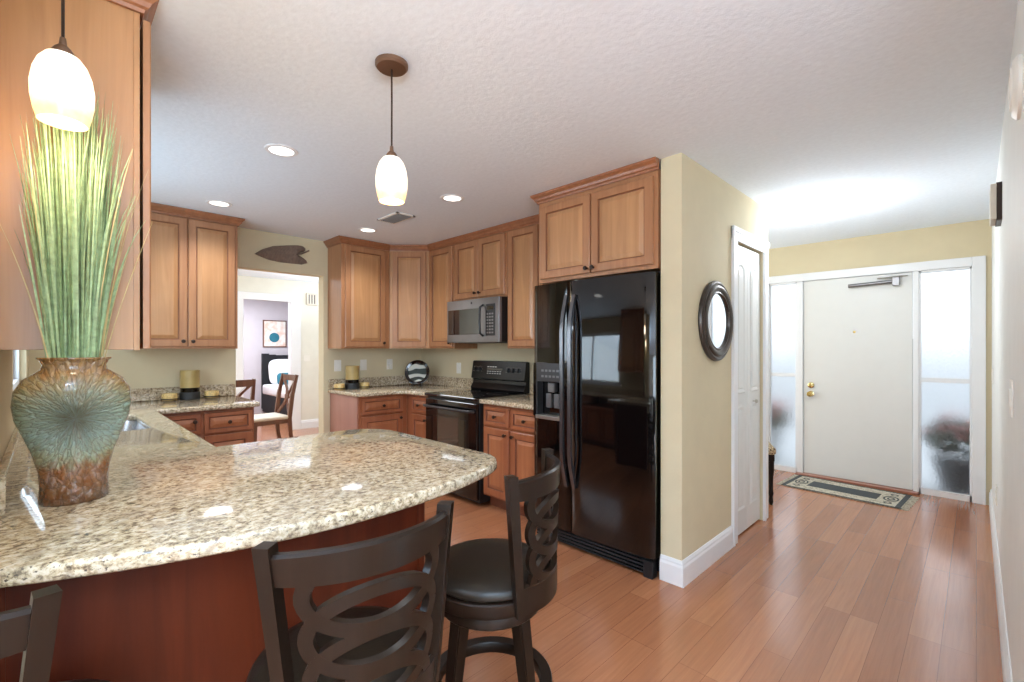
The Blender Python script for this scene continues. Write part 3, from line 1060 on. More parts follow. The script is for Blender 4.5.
def curved_band(bm, pts, wid, thick):
    """band on the curved back: pts = [(theta, z)], rectangular section"""
    n = len(pts)
    rings = []
    for i, (th, z) in enumerate(pts):
        a_ = pts[min(i + 1, n - 1)]
        b_ = pts[max(i - 1, 0)]
        ds, dz = (a_[0] - b_[0]) * 0.245, a_[1] - b_[1]
        l_ = math.hypot(ds, dz) or 1
        nx, nz = -dz / l_, ds / l_
        ring = []
        for s_, q in ((-1, -1), (1, -1), (1, 1), (-1, 1)):
            ring.append(bm.verts.new(arcpt(th + s_ * nx * wid / 2 / 0.245, z + s_ * nz * wid / 2, q * thick / 2)))
        rings.append(ring)
    for A, B in zip(rings, rings[1:]):
        for j in range(4):
            bm.faces.new([A[j], A[(j + 1) % 4], B[(j + 1) % 4], B[j]])
    bm.faces.new(rings[0])
    bm.faces.new(rings[-1][::-1])


def make_stool():
    t = empty('bar_stool', (0, 0, 0))
    obj('seat_cushion', lathe(BM(), [(0, 0.588), (0.190, 0.588), (0.200, 0.596), (0.201, 0.608), (0.192, 0.622), (0.162, 0.633), (0.09, 0.639), (0, 0.640)], n=48), M['leather'], t, True)
    obj('seat_ring', lathe(BM(), [(0.0, 0.588), (0.205, 0.588), (0.209, 0.584), (0.209, 0.552), (0.202, 0.542), (0.17, 0.534), (0.165, 0.552), (0, 0.552)], n=48), M['espresso'], t, True)
    obj('swivel_plate', lathe(BM(), [(0, 0.553), (0.09, 0.553), (0.09, 0.528), (0, 0.528)], n=24), M['blackmat'], t, True)
    obj('base_ring', lathe(BM(), [(0, 0.529), (0.168, 0.529), (0.171, 0.524), (0.171, 0.494), (0.165, 0.488), (0, 0.488)], n=40), M['espresso'], t, True)
    for k in range(4):
        a_ = PI / 4 + 0.40 + k * PI / 2
        top, bot = 0.132, 0.205
        p0 = Vector((top * math.cos(a_), top * math.sin(a_), 0.495))
        p1 = Vector((bot * math.cos(a_), bot * math.sin(a_), 0.0))
        b = BM()
        ring = []
        for p, s_ in ((p0, 0.024), (p1, 0.017)):
            u = Vector((math.cos(a_), math.sin(a_), 0))
            v = Vector((-math.sin(a_), math.cos(a_), 0))
            ring.append([b.verts.new(p + u * (i * s_) + v * (j * s_)) for i, j in ((-1, -1), (1, -1), (1, 1), (-1, 1))])
        for j in range(4):
            b.faces.new([ring[0][j], ring[0][(j + 1) % 4], ring[1][(j + 1) % 4], ring[1][j]])
        b.faces.new(ring[0])
        b.faces.new(ring[1])
        bmesh.ops.bevel(b, geom=list(b.edges), offset=0.004, segments=2, affect='EDGES')
        obj('leg', b, M['espresso'], t)
    obj('footrest_ring', lathe(BM(), [(0.170, 0.205), (0.205, 0.205), (0.208, 0.209), (0.208, 0.240), (0.205, 0.244), (0.170, 0.244), (0.167, 0.240), (0.167, 0.209), (0.170, 0.205)], n=48), M['espresso'], t, True)
    for s in (-1, 1):
        b = BM()
        ts = s * 0.765
        pts = [(ts, 0.545 + (0.972 - 0.545) * i / 8) for i in range(9)]
        curved_band(b, pts, 0.026, 0.034)
        bmesh.ops.bevel(b, geom=[e for e in b.edges if len(e.link_faces) == 2 and e.calc_face_angle(0) > 0.8], offset=0.004, segments=2, affect='EDGES')
        obj('back_post', b, M['espresso'], t)
    b = BM()
    n = 24
    rings = []
    for i in range(n + 1):
        th = -0.72 + 1.44 * i / n
        k = 1 - (th / 0.72) ** 2
        z1, z0 = 0.956 + 0.006 * k, 0.896 - 0.002 * k
        rings.append([b.verts.new(arcpt(th, z, q)) for z, q in ((z0, -0.010), (z0, 0.010), (z1 - 0.006, 0.012), (z1, 0.006), (z1, -0.006), (z1 - 0.006, -0.012))])
    for A, B in zip(rings, rings[1:]):
        for j in range(6):
            b.faces.new([A[j], A[(j + 1) % 6], B[(j + 1) % 6], B[j]])
    b.faces.new(rings[0])
    b.faces.new(rings[-1][::-1])
    obj('top_rail', b, M['espresso'], t, True)
    b = BM()
    A_, Bz = 0.134 / 0.245, 0.078
    for zc, f0, f1 in ((0.868, PI - 0.42, 2 * PI + 0.42), (0.786, 0, 2 * PI), (0.704, 0, 2 * PI), (0.622, 0, PI)):
        n = max(12, int(40 * (f1 - f0) / (2 * PI)))
        pts = [(A_ * math.cos(f0 + (f1 - f0) * i / n), zc + Bz * math.sin(f0 + (f1 - f0) * i / n)) for i in range(n + 1)]
        curved_band(b, pts, 0.027, 0.018)
    obj('scroll_splat', b, M['espresso'], t, True)
    curve = BM()
    n = 20
    rings = []
    for i in range(n + 1):
        th = -0.80 + 1.60 * i / n
        rings.append([curve.verts.new(arcpt(th, z, q)) for z, q in ((0.550, -0.004), (0.550, 0.012), (0.632, 0.010), (0.638, 0.0), (0.632, -0.006))])
    for A, B in zip(rings, rings[1:]):
        for j in range(5):
            curve.faces.new([A[j], A[(j + 1) % 5], B[(j + 1) % 5], B[j]])
    curve.faces.new(rings[0])
    curve.faces.new(rings[-1][::-1])
    obj('lower_rail', curve, M['espresso'], t, True)
    return t


st0 = make_stool()
spots = [(-1.060, 0.494, -6.6, 'dark scroll-back bar stool nearest the camera at the middle of the curved counter'),
         (-1.155, 1.050, 25, 'dark bar stool with full round seat showing, at the counter tip before the refrigerator'),
         (-1.225, -0.074, -36, 'dark bar stool cut off by the bottom left corner of the picture')]
for i, (x, y, ang, lab) in enumerate(spots):
    o = st0 if i == 0 else copy_tree(st0)
    o.location = (x, y, 0)
    o.rotation_euler = (0, 0, math.radians(ang + 90))
    tag(o, lab, 'bar stool', 'bar stools along the granite peninsula')

# ------------------------------------------------------------------ vase and grass


def vase_material():
    m, nt, bs = newmat('teal_and_amber_glazed_ceramic')
    tc = nt.nodes.new('ShaderNodeTexCoord')
    sep = nt.nodes.new('ShaderNodeSeparateXYZ')
    nt.links.new(tc.outputs['Object'], sep.inputs[0])
    # angle and distance around the centre of the flat face: radiating leaf strokes
    def math_(op, a_, b_=None):
        n = nt.nodes.new('ShaderNodeMath')
        n.operation = op
        for i, v in enumerate((a_, b_)):
            if v is None:
                continue
            if hasattr(v, 'is_linked'):
                nt.links.new(v, n.inputs[i])
            else:
                n.inputs[i].default_value = v
        return n.outputs[0]
    dz = math_('SUBTRACT', sep.outputs['Z'], 0.235)
    ang = math_('ARCTAN2', dz, sep.outputs['Y'])
    d2 = math_('SQRT', math_('ADD', math_('MULTIPLY', dz, dz), math_('MULTIPLY', sep.outputs['Y'], sep.outputs['Y'])))
    cmb = nt.nodes.new('ShaderNodeCombineXYZ')
    nt.links.new(math_('MULTIPLY', ang, 7.5), cmb.inputs[0])
    nt.links.new(math_('MULTIPLY', d2, 26.0), cmb.inputs[1])
    nt.links.new(sep.outputs['X'], cmb.inputs[2])
    wn_ = nt.nodes.new('ShaderNodeTexNoise')
    wn_.inputs['Scale'].default_value = 2.2
    nt.links.new(cmb.outputs[0], wn_.inputs['Vector'])
    wv_ = nt.nodes.new('ShaderNodeVectorMath')
    wv_.operation = 'MULTIPLY_ADD'
    nt.links.new(wn_.outputs['Color'], wv_.inputs[0])
    wv_.inputs[1].default_value = (0.45, 0.45, 0.45)
    nt.links.new(cmb.outputs[0], wv_.inputs[2])
    vo = nt.nodes.new('ShaderNodeTexVoronoi')
    vo.feature = 'DISTANCE_TO_EDGE'
    vo.inputs['Scale'].default_value = 1.35
    nt.links.new(wv_.outputs[0], vo.inputs['Vector'])
    nz = noise(nt, cmb.outputs[0], 1.3, 4, 0.6)
    zf = math_('ADD', math_('MULTIPLY', sep.outputs['Z'], 2.5), math_('MULTIPLY', nz, 0.22))
    base = ramp(nt, zf, [(0.10, S(92, 42, 16)), (0.34, S(142, 76, 32)), (0.44, S(150, 150, 118)), (0.58, S(150, 178, 168)), (0.76, S(126, 146, 122)), (0.92, S(160, 132, 82)), (1.0, S(160, 112, 62))])
    cen = ramp(nt, d2, [(0.02, S(70, 72, 50)), (0.09, S(150, 160, 150))])
    base = mix(nt, base, cen, ramp(nt, d2, [(0.03, (0.75, 0.75, 0.75, 1)), (0.13, (0, 0, 0, 1))]))
    nz2 = noise(nt, wv_.outputs[0], 0.9, 6, 0.75)
    tint = ramp(nt, nz2, [(0.38, S(112, 78, 42)), (0.50, S(110, 112, 82)), (0.62, S(140, 160, 158))])
    base = mix(nt, base, tint, 0.26)
    col = mix(nt, S(70, 44, 26), base, ramp(nt, vo.outputs['Distance'], [(0.0, (0.45, 0.45, 0.45, 1)), (0.06, (1, 1, 1, 1))]))
    nt.links.new(col, bs.inputs['Base Color'])
    bs.inputs['Roughness'].default_value = 0.12
    bs.inputs['Coat Weight'].default_value = 0.8
    bump(nt, bs, ramp(nt, vo.outputs['Distance'], [(0, (0, 0, 0, 1)), (0.35, (1, 1, 1, 1))]), 0.9, 0.006)
    return m


VX, VY = -1.79, 0.052
prof = [(0.0, 0.0), (0.070, 0.0), (0.074, 0.006), (0.071, 0.05), (0.074, 0.09), (0.086, 0.14), (0.104, 0.19), (0.118, 0.23), (0.124, 0.27), (0.120, 0.31), (0.104, 0.340), (0.080, 0.358), (0.070, 0.366), (0.066, 0.378), (0.072, 0.392), (0.078, 0.396), (0.078, 0.400), (0.062, 0.400), (0.056, 0.385), (0.058, 0.350), (0.08, 0.30), (0.0, 0.25)]
b = BM()
n = 56
rings = []
for r, z in prof:
    flat = 0.50 if 0.1 < z < 0.35 else 0.62
    k = 0.5 + 0.5 * math.cos(PI * min(1, abs(z - 0.22) / 0.17))
    fl = 0.80 - 0.30 * k
    if r == 0:
        rings.append([b.verts.new((0, 0, z))])
    else:
        rings.append([b.verts.new((fl * r * math.cos(2 * PI * i / n), r * math.sin(2 * PI * i / n), z)) for i in range(n)])
for A, B in zip(rings, rings[1:]):
    for i in range(n):
        j = (i + 1) % n
        if len(A) == 1:
            b.faces.new([A[0], B[i], B[j]])
        elif len(B) == 1:
            b.faces.new([A[i], A[j], B[0]])
        else:
            b.faces.new([A[i], A[j], B[j], B[i]])
va = obj('ceramic_vase', b, vase_material(), None, True, (VX, VY, 0.9142))
tag(va, 'glossy teal and amber leaf-pattern vase on the granite peninsula', 'vase')

M['grass'] = plain('green_grass_blades', S(150, 170, 124), 0.6, var=0.28, scale=60)
M['grass_tan'] = plain('straw_coloured_stems', S(196, 172, 118), 0.6, var=0.2, scale=30)


def blade(bm, p, mi, w0):
    """three-sided tapering blade along points p"""
    n = len(p)
    rings = []
    tw = random.uniform(0, PI)
    for i, q in enumerate(p):
        k = w0 * (1 - (i / (n - 1)) ** 3.2) + 0.0004
        a_ = Vector((math.cos(tw), math.sin(tw), 0)) * k
        c_ = Vector((-math.sin(tw), math.cos(tw), 0)) * k * 0.35
        rings.append([bm.verts.new(Vector(q) + v) for v in (a_, c_, -a_)])
    for A, B in zip(rings, rings[1:]):
        for j in range(3):
            f = bm.faces.new([A[j], A[(j + 1) % 3], B[(j + 1) % 3], B[j]])
            f.material_index = mi


b = BM()
for i in range(430):
    u = random.uniform(-1, 1)
    x0, y0 = random.uniform(-0.022, 0.030), u * 0.042
    top = random.triangular(0.60, 1.12, 1.04) * (1 - 0.22 * abs(u) ** 3)
    ty = y0 * 1.5 + u * 0.022 + random.gauss(0, 0.014)
    tx = x0 + random.uniform(-0.006, 0.05)
    droop = random.uniform(0, 1) ** 4 * 0.05 * (1 if u > 0 else -0.5)
    z0 = 0.27
    pts = []
    for k in range(9):
        s_ = k / 8
        pts.append((x0 + (tx - x0) * s_ ** 1.3, y0 + (ty - y0) * s_ ** 1.1 + droop * s_ ** 4, z0 + top * 0.84 * s_ - abs(droop) * s_ ** 4))
    blade(b, pts, 0, random.uniform(0.0016, 0.0034))
for (y0, ty, tz, bend) in ((-0.04, -0.128, 0.74, -0.012), (0.045, 0.165, 0.80, 0.0), (-0.035, -0.085, 0.86, 0), (0.04, 0.115, 0.84, 0.0), (0.045, 0.125, 0.92, 0.0), (0.04, 0.135, 0.95, 0.02), (0.03, 0.10, 1.0, 0.02), (0.045, 0.12, 0.78, 0.01)):
    pts = []
    for k in range(9):
        s_ = k / 8
        pts.append((0.02 + 0.05 * s_, y0 + (ty - y0) * s_ ** 1.25 + bend * s_ ** 4, 0.30 + (tz - 0.30) * s_))
    blade(b, pts, 1, 0.0012)
gr = obj('ornamental_grass', b, [M['grass'], M['grass_tan']], None, False, (VX, VY, 0.9142))
tag(gr, 'tall green ornamental grass standing in the teal vase', 'grass arrangement')


# ------------------------------------------------------------------ pendants, recessed lights, dome
def shade_material():
    m, nt, bs = newmat('glowing_amber_white_glass')
    tc = nt.nodes.new('ShaderNodeTexCoord')
    sep = nt.nodes.new('ShaderNodeSeparateXYZ')
    nt.links.new(tc.outputs['Object'], sep.inputs[0])
    mr = nt.nodes.new('ShaderNodeMapRange')
    mr.inputs['From Min'].default_value = -0.21
    mr.inputs['From Max'].default_value = 0.0
    nt.links.new(sep.outputs['Z'], mr.inputs['Value'])
    # mottled amber glass towards the rim, plain opal above
    col = ramp(nt, mr.outputs[0], [(0.0, S(255, 200, 128)), (0.26, S(255, 214, 152)), (0.48, S(255, 242, 220)), (1.0, S(255, 248, 236))])
    nz = noise(nt, tc.outputs['Object'], 40, 3)
    col = mix(nt, col, ramp(nt, nz, [(0.4, (0.92, 0.84, 0.70, 1)), (0.6, (1, 1, 1, 1))]), 0.5, 'MULTIPLY')
    nt.links.new(col, bs.inputs['Base Color'])
    nt.links.new(col, bs.inputs['Emission Color'])
    bs.inputs['Emission Strength'].default_value = 0.92
    bs.inputs['Roughness'].default_value = 0.25
    return m


M['shade'] = shade_material()


def make_pendant():
    t = empty('pendant_light', (0, 0, 0))
    obj('canopy', lathe(BM(), [(0, 0), (0.062, 0), (0.062, -0.012), (0.055, -0.020), (0.012, -0.024), (0, -0.024)], n=32), M['copper'], t, True)
    obj('cord', tube(BM(), [(0, 0, -0.02), (0.001, 0, -0.15), (0, 0, -0.33)], 0.0035, 8), M['bronze'], t, True)
    obj('socket_cap', lathe(BM(), [(0, -0.318), (0.006, -0.320), (0.008, -0.338), (0.016, -0.346), (0.023, -0.358), (0.023, -0.366), (0, -0.368)], n=24), M['copper'], t, True)
    o = obj('glass_shade', lathe(BM(), [(0.0186, 0.0), (0.0335, -0.0067), (0.0465, -0.0251), (0.0558, -0.0519), (0.0605, -0.0837), (0.0595, -0.1172), (0.0539, -0.1507), (0.0474, -0.1724), (0.0446, -0.1724), (0.0502, -0.1489), (0.0558, -0.1172), (0.0567, -0.0837), (0.0521, -0.0519), (0.0428, -0.0268), (0.0298, -0.0101), (0.0167, -0.005)], n=36), M['shade'], t, True)
    o.location = (0, 0, -0.361)
    o = obj('light_bulb', lathe(BM(), [(0, -0.05), (0.012, -0.055), (0.014, -0.075), (0.026, -0.105), (0.024, -0.130), (0, -0.142)], n=20), M['bulb'], t, True)
    o.location = (0, 0, -0.335)
    return t


M['bulb'] = emit('warm_bulb', (1, 0.93, 0.82, 1), 3)
p0 = make_pendant()
for i, (x, y, lab) in enumerate(((-1.596, 0.937, 'glass pendant light on a bronze ceiling canopy over the end of the peninsula'), (-1.622, 0.025, 'near glass pendant light at the top left in front of the cabinet panel'))):
    o = p0 if i == 0 else copy_tree(p0)
    o.location = (x, y, H - 0.001)
    tag(o, lab, 'pendant light', 'glass pendants over the peninsula')
    l = bpy.data.lights.new('pendant_glow', 'POINT')
    l.energy = 3
    l.color = (1, 0.86, 0.66)
    l.shadow_soft_size = 0.06
    lo_ = bpy.data.objects.new('pendant_glow', l)
    C.objects.link(lo_)
    lo_.location = (x, y, H - 0.335 - 0.25)


def make_can():
    t = empty('recessed_light', (0, 0, 0))
    obj('trim_ring', lathe(BM(), [(0.062, -0.001), (0.064, -0.006), (0.082, -0.005), (0.086, -0.0005), (0.062, 0.0)], n=32), M['trim'], t, True)
    obj('lens', lathe(BM(), [(0, -0.004), (0.064, -0.004), (0.064, -0.001), (0, -0.001)], n=32), M['can'], t)
    return t


c0 = make_can()
for i, (x, y, lab) in enumerate(((-2.73, 0.915, 'round recessed ceiling light nearest the camera, between the grass and the pendant'), (-4.06, 0.915, 'round recessed ceiling light above the cabinet left of the doorway'),
                                 (-4.00, 2.10, 'round recessed ceiling light above the corner cabinets by the doorway'), (-2.71, 2.09, 'round recessed ceiling light in front of the microwave, right of the pendant'))):
    o = c0 if i == 0 else copy_tree(c0)
    o.location = (x, y, H)
    tag(o, lab, 'recessed light', 'recessed lights in the kitchen ceiling')
    l = bpy.data.lights.new('recessed_lamp', 'SPOT')
    l.energy = 45
    l.spot_size = math.radians(136)
    l.spot_blend = 0.9
    l.color = (0.90, 0.95, 1.0)
    l.shadow_soft_size = 0.10
    lo_ = bpy.data.objects.new('recessed_lamp', l)
    C.objects.link(lo_)
    lo_.location = (x, y, H - 0.02)

t = thing('ceiling_dome_light', 'white glass dome ceiling light glowing in the entry hall', 'ceiling light', (-0.885, 4.20, H))
obj('base_pan', lathe(BM(), [(0, 0), (0.10, 0), (0.10, -0.03), (0, -0.03)], n=32), M['nickel'], t, True)
b = lathe(BM(), [(0.165, -0.030), (0.170, -0.034), (0.160, -0.055), (0.135, -0.080), (0.095, -0.100), (0.05, -0.111), (0, -0.114)], n=40)
obj('glass_bowl', b, emit('opal_bowl_glass', (1, 0.98, 0.95, 1), 2.2), t, True)
obj('finial', lathe(BM(), [(0, -0.112), (0.011, -0.113), (0.009, -0.124), (0, -0.128)], n=16), M['nickel'], t, True)
l = bpy.data.lights.new('hall_dome_lamp', 'POINT')
l.energy = 18
l.color = (0.86, 0.93, 1.0)
l.shadow_soft_size = 0.12
lo_ = bpy.data.objects.new('hall_dome_lamp', l)
C.objects.link(lo_)
lo_.location = (-0.885, 4.20, H - 0.30)

t = thing('ceiling_vent', 'small grey slatted air vent in the kitchen ceiling', 'vent', (-3.46, 2.07, H))
b = BM()
box(b, -0.16, 0.16, -0.085, -0.065, -0.008, 0)
box(b, -0.16, 0.16, 0.065, 0.085, -0.008, 0)
box(b, -0.16, -0.14, -0.085, 0.085, -0.008, 0)
box(b, 0.14, 0.16, -0.085, 0.085, -0.008, 0)
obj('frame', b, M['plate_white'], t)
b = BM()
for i in range(8):
    y = -0.058 + i * 0.0165
    box(b, -0.14, 0.14, y, y + 0.006, -0.012, -0.001)
obj('slats', b, M['vent'], t)
obj('backing', bx(-0.14, 0.14, -0.065, 0.065, -0.001, 0.0), M['vent'], t)


# ------------------------------------------------------------------ small things on the counters
def hurricane(loc, lab, sc_=1.0):
    t = thing('hurricane_candle_holder', lab, 'candle holder', loc, 0, 'amber hurricane candle holders')
    obj('metal_base', lathe(BM(), [(0, 0), (0.068, 0), (0.072, 0.004), (0.072, 0.058), (0.068, 0.062), (0, 0.062)], n=28), M['wax'], t, True)
    obj('smoky_collar', lathe(BM(), [(0.066, 0.060), (0.067, 0.100), (0.062, 0.100), (0.062, 0.060)], n=28), M['smoke_glass'], t, True)
    obj('glass_cylinder', lathe(BM(), [(0.068, 0.098), (0.069, 0.240), (0.065, 0.240), (0.064, 0.098), (0.068, 0.098)], n=28), M['amber'], t, True)
    obj('candle', lathe(BM(), [(0, 0.06), (0.038, 0.06), (0.038, 0.175), (0.030, 0.180), (0, 0.178)], n=24), M['candle'], t, True)
    return t


def votive(loc, lab):
    t = thing('votive_cup', lab, 'candle holder', loc, 0, 'small gold votive cups')
    obj('cup', lathe(BM(), [(0, 0), (0.042, 0), (0.050, 0.006), (0.055, 0.03), (0.052, 0.058), (0.048, 0.060), (0.046, 0.035), (0, 0.030)], n=24), M['goldcup'], t, True)
    obj('metal_ring', lathe(BM(), [(0.054, 0.012), (0.060, 0.012), (0.060, 0.020), (0.054, 0.020)], n=24), M['bronze'], t, True)


M['candle'] = plain('ivory_candle_wax', S(238, 220, 170), 0.6)
zc_ = 0.9145
hurricane((-4.62, 0.83, zc_), 'amber glass hurricane candle holder with black base left of the doorway')
votive((-4.60, 0.69, zc_), 'gold votive cup left of the hurricane holder on the counter by the doorway')
votive((-4.62, 0.985, zc_), 'gold votive cup between the left hurricane holder and the doorway')
hurricane((-4.60, 2.24, zc_), 'amber glass hurricane candle holder with black base right of the doorway')
votive((-4.60, 2.100, zc_), 'gold votive cup at the counter end right of the doorway')
votive((-4.61, 2.38, zc_), 'gold votive cup on the far corner counter, on the plate side of its hurricane holder')


def swirl_material():
    m, nt, bs = newmat('black_and_white_swirl_glaze')
    v = coords(nt)
    wv = nt.nodes.new('ShaderNodeTexWave')
    wv.wave_type = 'RINGS'
    wv.inputs['Scale'].default_value = 3.2
    wv.inputs['Distortion'].default_value = 6
    wv.inputs['Detail'].default_value = 1
    wv.inputs['Detail Scale'].default_value = 1.5
    nt.links.new(v, wv.inputs['Vector'])
    nt.links.new(ramp(nt, wv.outputs['Fac'], [(0.34, S(52, 58, 52)), (0.42, S(206, 206, 196))]), bs.inputs['Base Color'])
    bs.inputs['Roughness'].default_value = 0.15
    return m


t = thing('decorative_plate', 'round black plate with white swirls leaning in the counter corner', 'plate', (-4.42, 2.92, 0.916), math.radians(-45) + PI / 2)
pl_ = empty('tilt', (0, 0, 0.0))
b = lathe(BM(), [(0, 0.0), (0.08, 0.0), (0.135, 0.018), (0.138, 0.022), (0.133, 0.024), (0.105, 0.014)], n=48)
lathe(b, [(0.105, 0.014), (0.098, 0.008), (0, 0.006)], n=48, mi=1)
o = obj('plate_disc', b, [M['black'], swirl_material()], t, True)
bpy.data.objects.remove(pl_)
o.rotation_euler = (PI / 2 - 0.25, 0, 0)
o.location = (0, 0, 0.150)
b = BM()
tube(b, [(-0.05, -0.06, 0.002), (-0.05, 0.02, 0.01), (-0.03, 0.07, 0.13)], 0.004, 8)
tube(b, [(0.05, -0.06, 0.002), (0.05, 0.02, 0.01), (0.03, 0.07, 0.13)], 0.004, 8)
tube(b, [(-0.05, -0.06, 0.002), (-0.05, -0.062, 0.03)], 0.004, 8)
tube(b, [(0.05, -0.06, 0.002), (0.05, -0.062, 0.03)], 0.004, 8)
tube(b, [(-0.05, 0.02, 0.008), (0.05, 0.02, 0.008)], 0.004, 8)
tube(b, [(0.0, 0.07, 0.13), (0.0, 0.12, 0.004)], 0.004, 8)
tube(b, [(-0.03, 0.07, 0.13), (0.03, 0.07, 0.13)], 0.004, 8)
obj('plate_easel', b, M['blackmat'], t, True)

# carved leaf above the doorway
t = thing('leaf_wall_carving', 'grey-brown carved leaf hung above the doorway', 'wall decoration', (XW, 1.62, 2.25), PI / 2)
t.rotation_euler = (0, math.radians(-7), PI / 2)
# local x runs along the wall (towards +Y), tip to the left
up = [(-0.27, 0.0), (-0.20, 0.042), (-0.10, 0.075), (0.02, 0.085), (0.13, 0.090), (0.18, 0.082), (0.203, 0.062), (0.198, 0.038), (0.165, 0.020), (0.11, 0.006)]
dn = [(0.11, -0.006), (0.155, -0.028), (0.195, -0.055), (0.205, -0.085), (0.15, -0.098), (0.05, -0.088), (-0.06, -0.075), (-0.15, -0.055), (-0.22, -0.025)]


def leaf_half(pts, nm):
    b = BM()
    bk_, f1, md = [], [], []
    for (x, z) in pts:
        bk_.append(b.verts.new((x, -0.002, z)))
        f1.append(b.verts.new((x, -0.014, z)))
    n_ = len(pts)
    rows = [f1]
    for k in range(1, 7):
        s_ = k / 6
        rows.append([b.verts.new((x + (min(x, 0.105) * 0.97 - x) * s_, -0.014 - 0.016 * math.sin(s_ * PI / 2) - (0.004 if (i % 2) else 0), z * (1 - s_))) for i, (x, z) in enumerate(pts)])
    for A, B in zip(rows, rows[1:]):
        for i in range(n_ - 1):
            b.faces.new([A[i], A[i + 1], B[i + 1], B[i]])
    for i in range(n_ - 1):
        b.faces.new([bk_[i], bk_[i + 1], f1[i + 1], f1[i]])
    return obj(nm, b, M['leafwood'], t, True)


def dense(pts, m_=4):
    out = []
    for (a0, a1), (b0, b1) in zip(pts, pts[1:]):
        for k in range(m_):
            s_ = k / m_
            out.append((a0 + (b0 - a0) * s_, a1 + (b1 - a1) * s_))
    return out + [pts[-1]]


leaf_half(dense(up), 'leaf_lobe')
leaf_half(dense(dn + [(-0.27, 0.0)]), 'leaf_lobe')
obj('leaf_stem', tube(BM(), [(-0.26, -0.03, 0.0), (0.0, -0.032, 0.0), (0.15, -0.025, 0.004), (0.235, -0.015, 0.04)], [0.004, 0.006, 0.007, 0.008], 8), M['leafwood'], t, True)


# outlets and switches
def plate(name, lab, cat, loc, rz, kind='outlet', w_=0.075, h_=0.118):
    t = thing(name, lab, cat, loc, rz)
    obj('cover_plate', bx(-w_ / 2, w_ / 2, -0.006, 0, -h_ / 2, h_ / 2, 0.002), M['plate_white'], t)
    b = BM()
    if kind == 'outlet':
        for s in (-1, 1):
            box(b, -0.016, 0.016, -0.009, -0.005, s * 0.026 - 0.014, s * 0.026 + 0.014, 0.002)
        obj('socket', b, M['plate_white'], t)
    else:
        nn = max(1, round(w_ / 0.07))
        for i in range(nn):
            cx = (i - (nn - 1) / 2) * 0.046
            box(b, cx - 0.015, cx + 0.015, -0.010, -0.005, -0.032, 0.032, 0.002)
        obj('rocker', b, M['plate_white'], t)
    return t


plate('light_switch', 'white switch plate on the tan wall just right of the doorway', 'switch', (XW, 2.150, 1.155), PI / 2, 'switch')
plate('wall_outlet', 'white outlet above the hurricane holder near the doorway', 'outlet', (XW, 2.44, 1.155), PI / 2)
t = plate('wall_outlet', 'white outlet with a plug-in on the tan wall left of the plate', 'outlet', (XW, 2.76, 1.155), PI / 2)
obj('plug_in', bx(-0.02, 0.02, -0.04, -0.008, -0.05, 0.0, 0.006), M['plate_white'], t)
plate('wall_outlet', 'white outlet on the range wall left of the black range', 'outlet', (-4.02, YW, 1.12), 0)
plate('light_switch', 'white rocker switch plate on the right wall near the picture edge', 'switch', (XR, 2.46, 1.16), -PI / 2, 'switch', 0.12, 0.13)
plate('wall_outlet', 'low white outlet on the right hall wall above the baseboard', 'outlet', (XR, 4.2, 0.42), -PI / 2)
plate('light_switch', 'small white switch plate on the right hall wall beside the entry', 'switch', (XR, 5.15, 1.12), -PI / 2, 'switch')
t = thing('door_chime', 'beige door chime box high on the right hall wall', 'door chime', (XR, 3.50, 1.99), -PI / 2)
obj('chime_cover', bx(-0.10, 0.10, -0.042, -0.020, 0.006, 0.186, 0.003), M['cream'], t)
obj('chime_back', bx(-0.095, 0.095, -0.021, 0.0, 0.0, 0.192, 0.001), M['bronze'], t)
t = thing('wall_fixture', 'white rounded fixture high on the right wall at the picture edge', 'wall fixture', (XR, 2.03, 2.11), -PI / 2)
o = obj('fixture_body', lathe(BM(), [(0, 0.0), (0.09, 0.0), (0.09, 0.008), (0.078, 0.018), (0, 0.022)], n=32), M['plate_white'], t, True)
o.rotation_euler = (PI / 2, 0, 0)
o = obj('fixture_grille', lathe(BM(), [(0.055, 0.017), (0.060, 0.023), (0.065, 0.017)], n=32), M['plate_white'], t, True)
o.rotation_euler = (PI / 2, 0, 0)
plate('thermostat', 'small white thermostat on the cream dining wall by the bedroom opening', 'thermostat', (-7.9, 3.05, 1.17), PI / 2, 'switch', 0.10, 0.10)
t = thing('return_chime', 'small beige and grey slatted box high on the cream dining wall', 'door chime', (-7.9, 3.12, 2.06), PI / 2)
obj('box_cover', bx(-0.09, 0.09, -0.05, 0, 0, 0.19, 0.004), M['cream'], t)
b = BM()
for i in range(3):
    box(b, -0.06 + i * 0.045, -0.045 + i * 0.045, -0.053, -0.049, 0.02, 0.17, 0.001)
obj('box_slats', b, M['glossgrey'], t)

# ------------------------------------------------------------------ round mirror on the partition
t = thing('round_mirror', 'round wall mirror in a dark ribbed frame on the partition', 'mirror', (XP, 2.985, 1.51))
b = lathe(BM(), [(0.170, 0.018), (0.176, 0.030), (0.186, 0.027), (0.194, 0.034), (0.208, 0.038), (0.220, 0.034), (0.226, 0.026), (0.238, 0.029), (0.250, 0.022), (0.254, 0.010), (0.250, 0.0), (0.170, 0.0)], n=64)
o = obj('mirror_frame', b, M['pewter'], t, True)
o.rotation_euler = (0, PI / 2, 0)
o = obj('mirror_glass', lathe(BM(), [(0, 0.0), (0.172, 0.0), (0.172, 0.017), (0, 0.017)], n=64), M['mirror'], t)
o.rotation_euler = (0, PI / 2, 0)


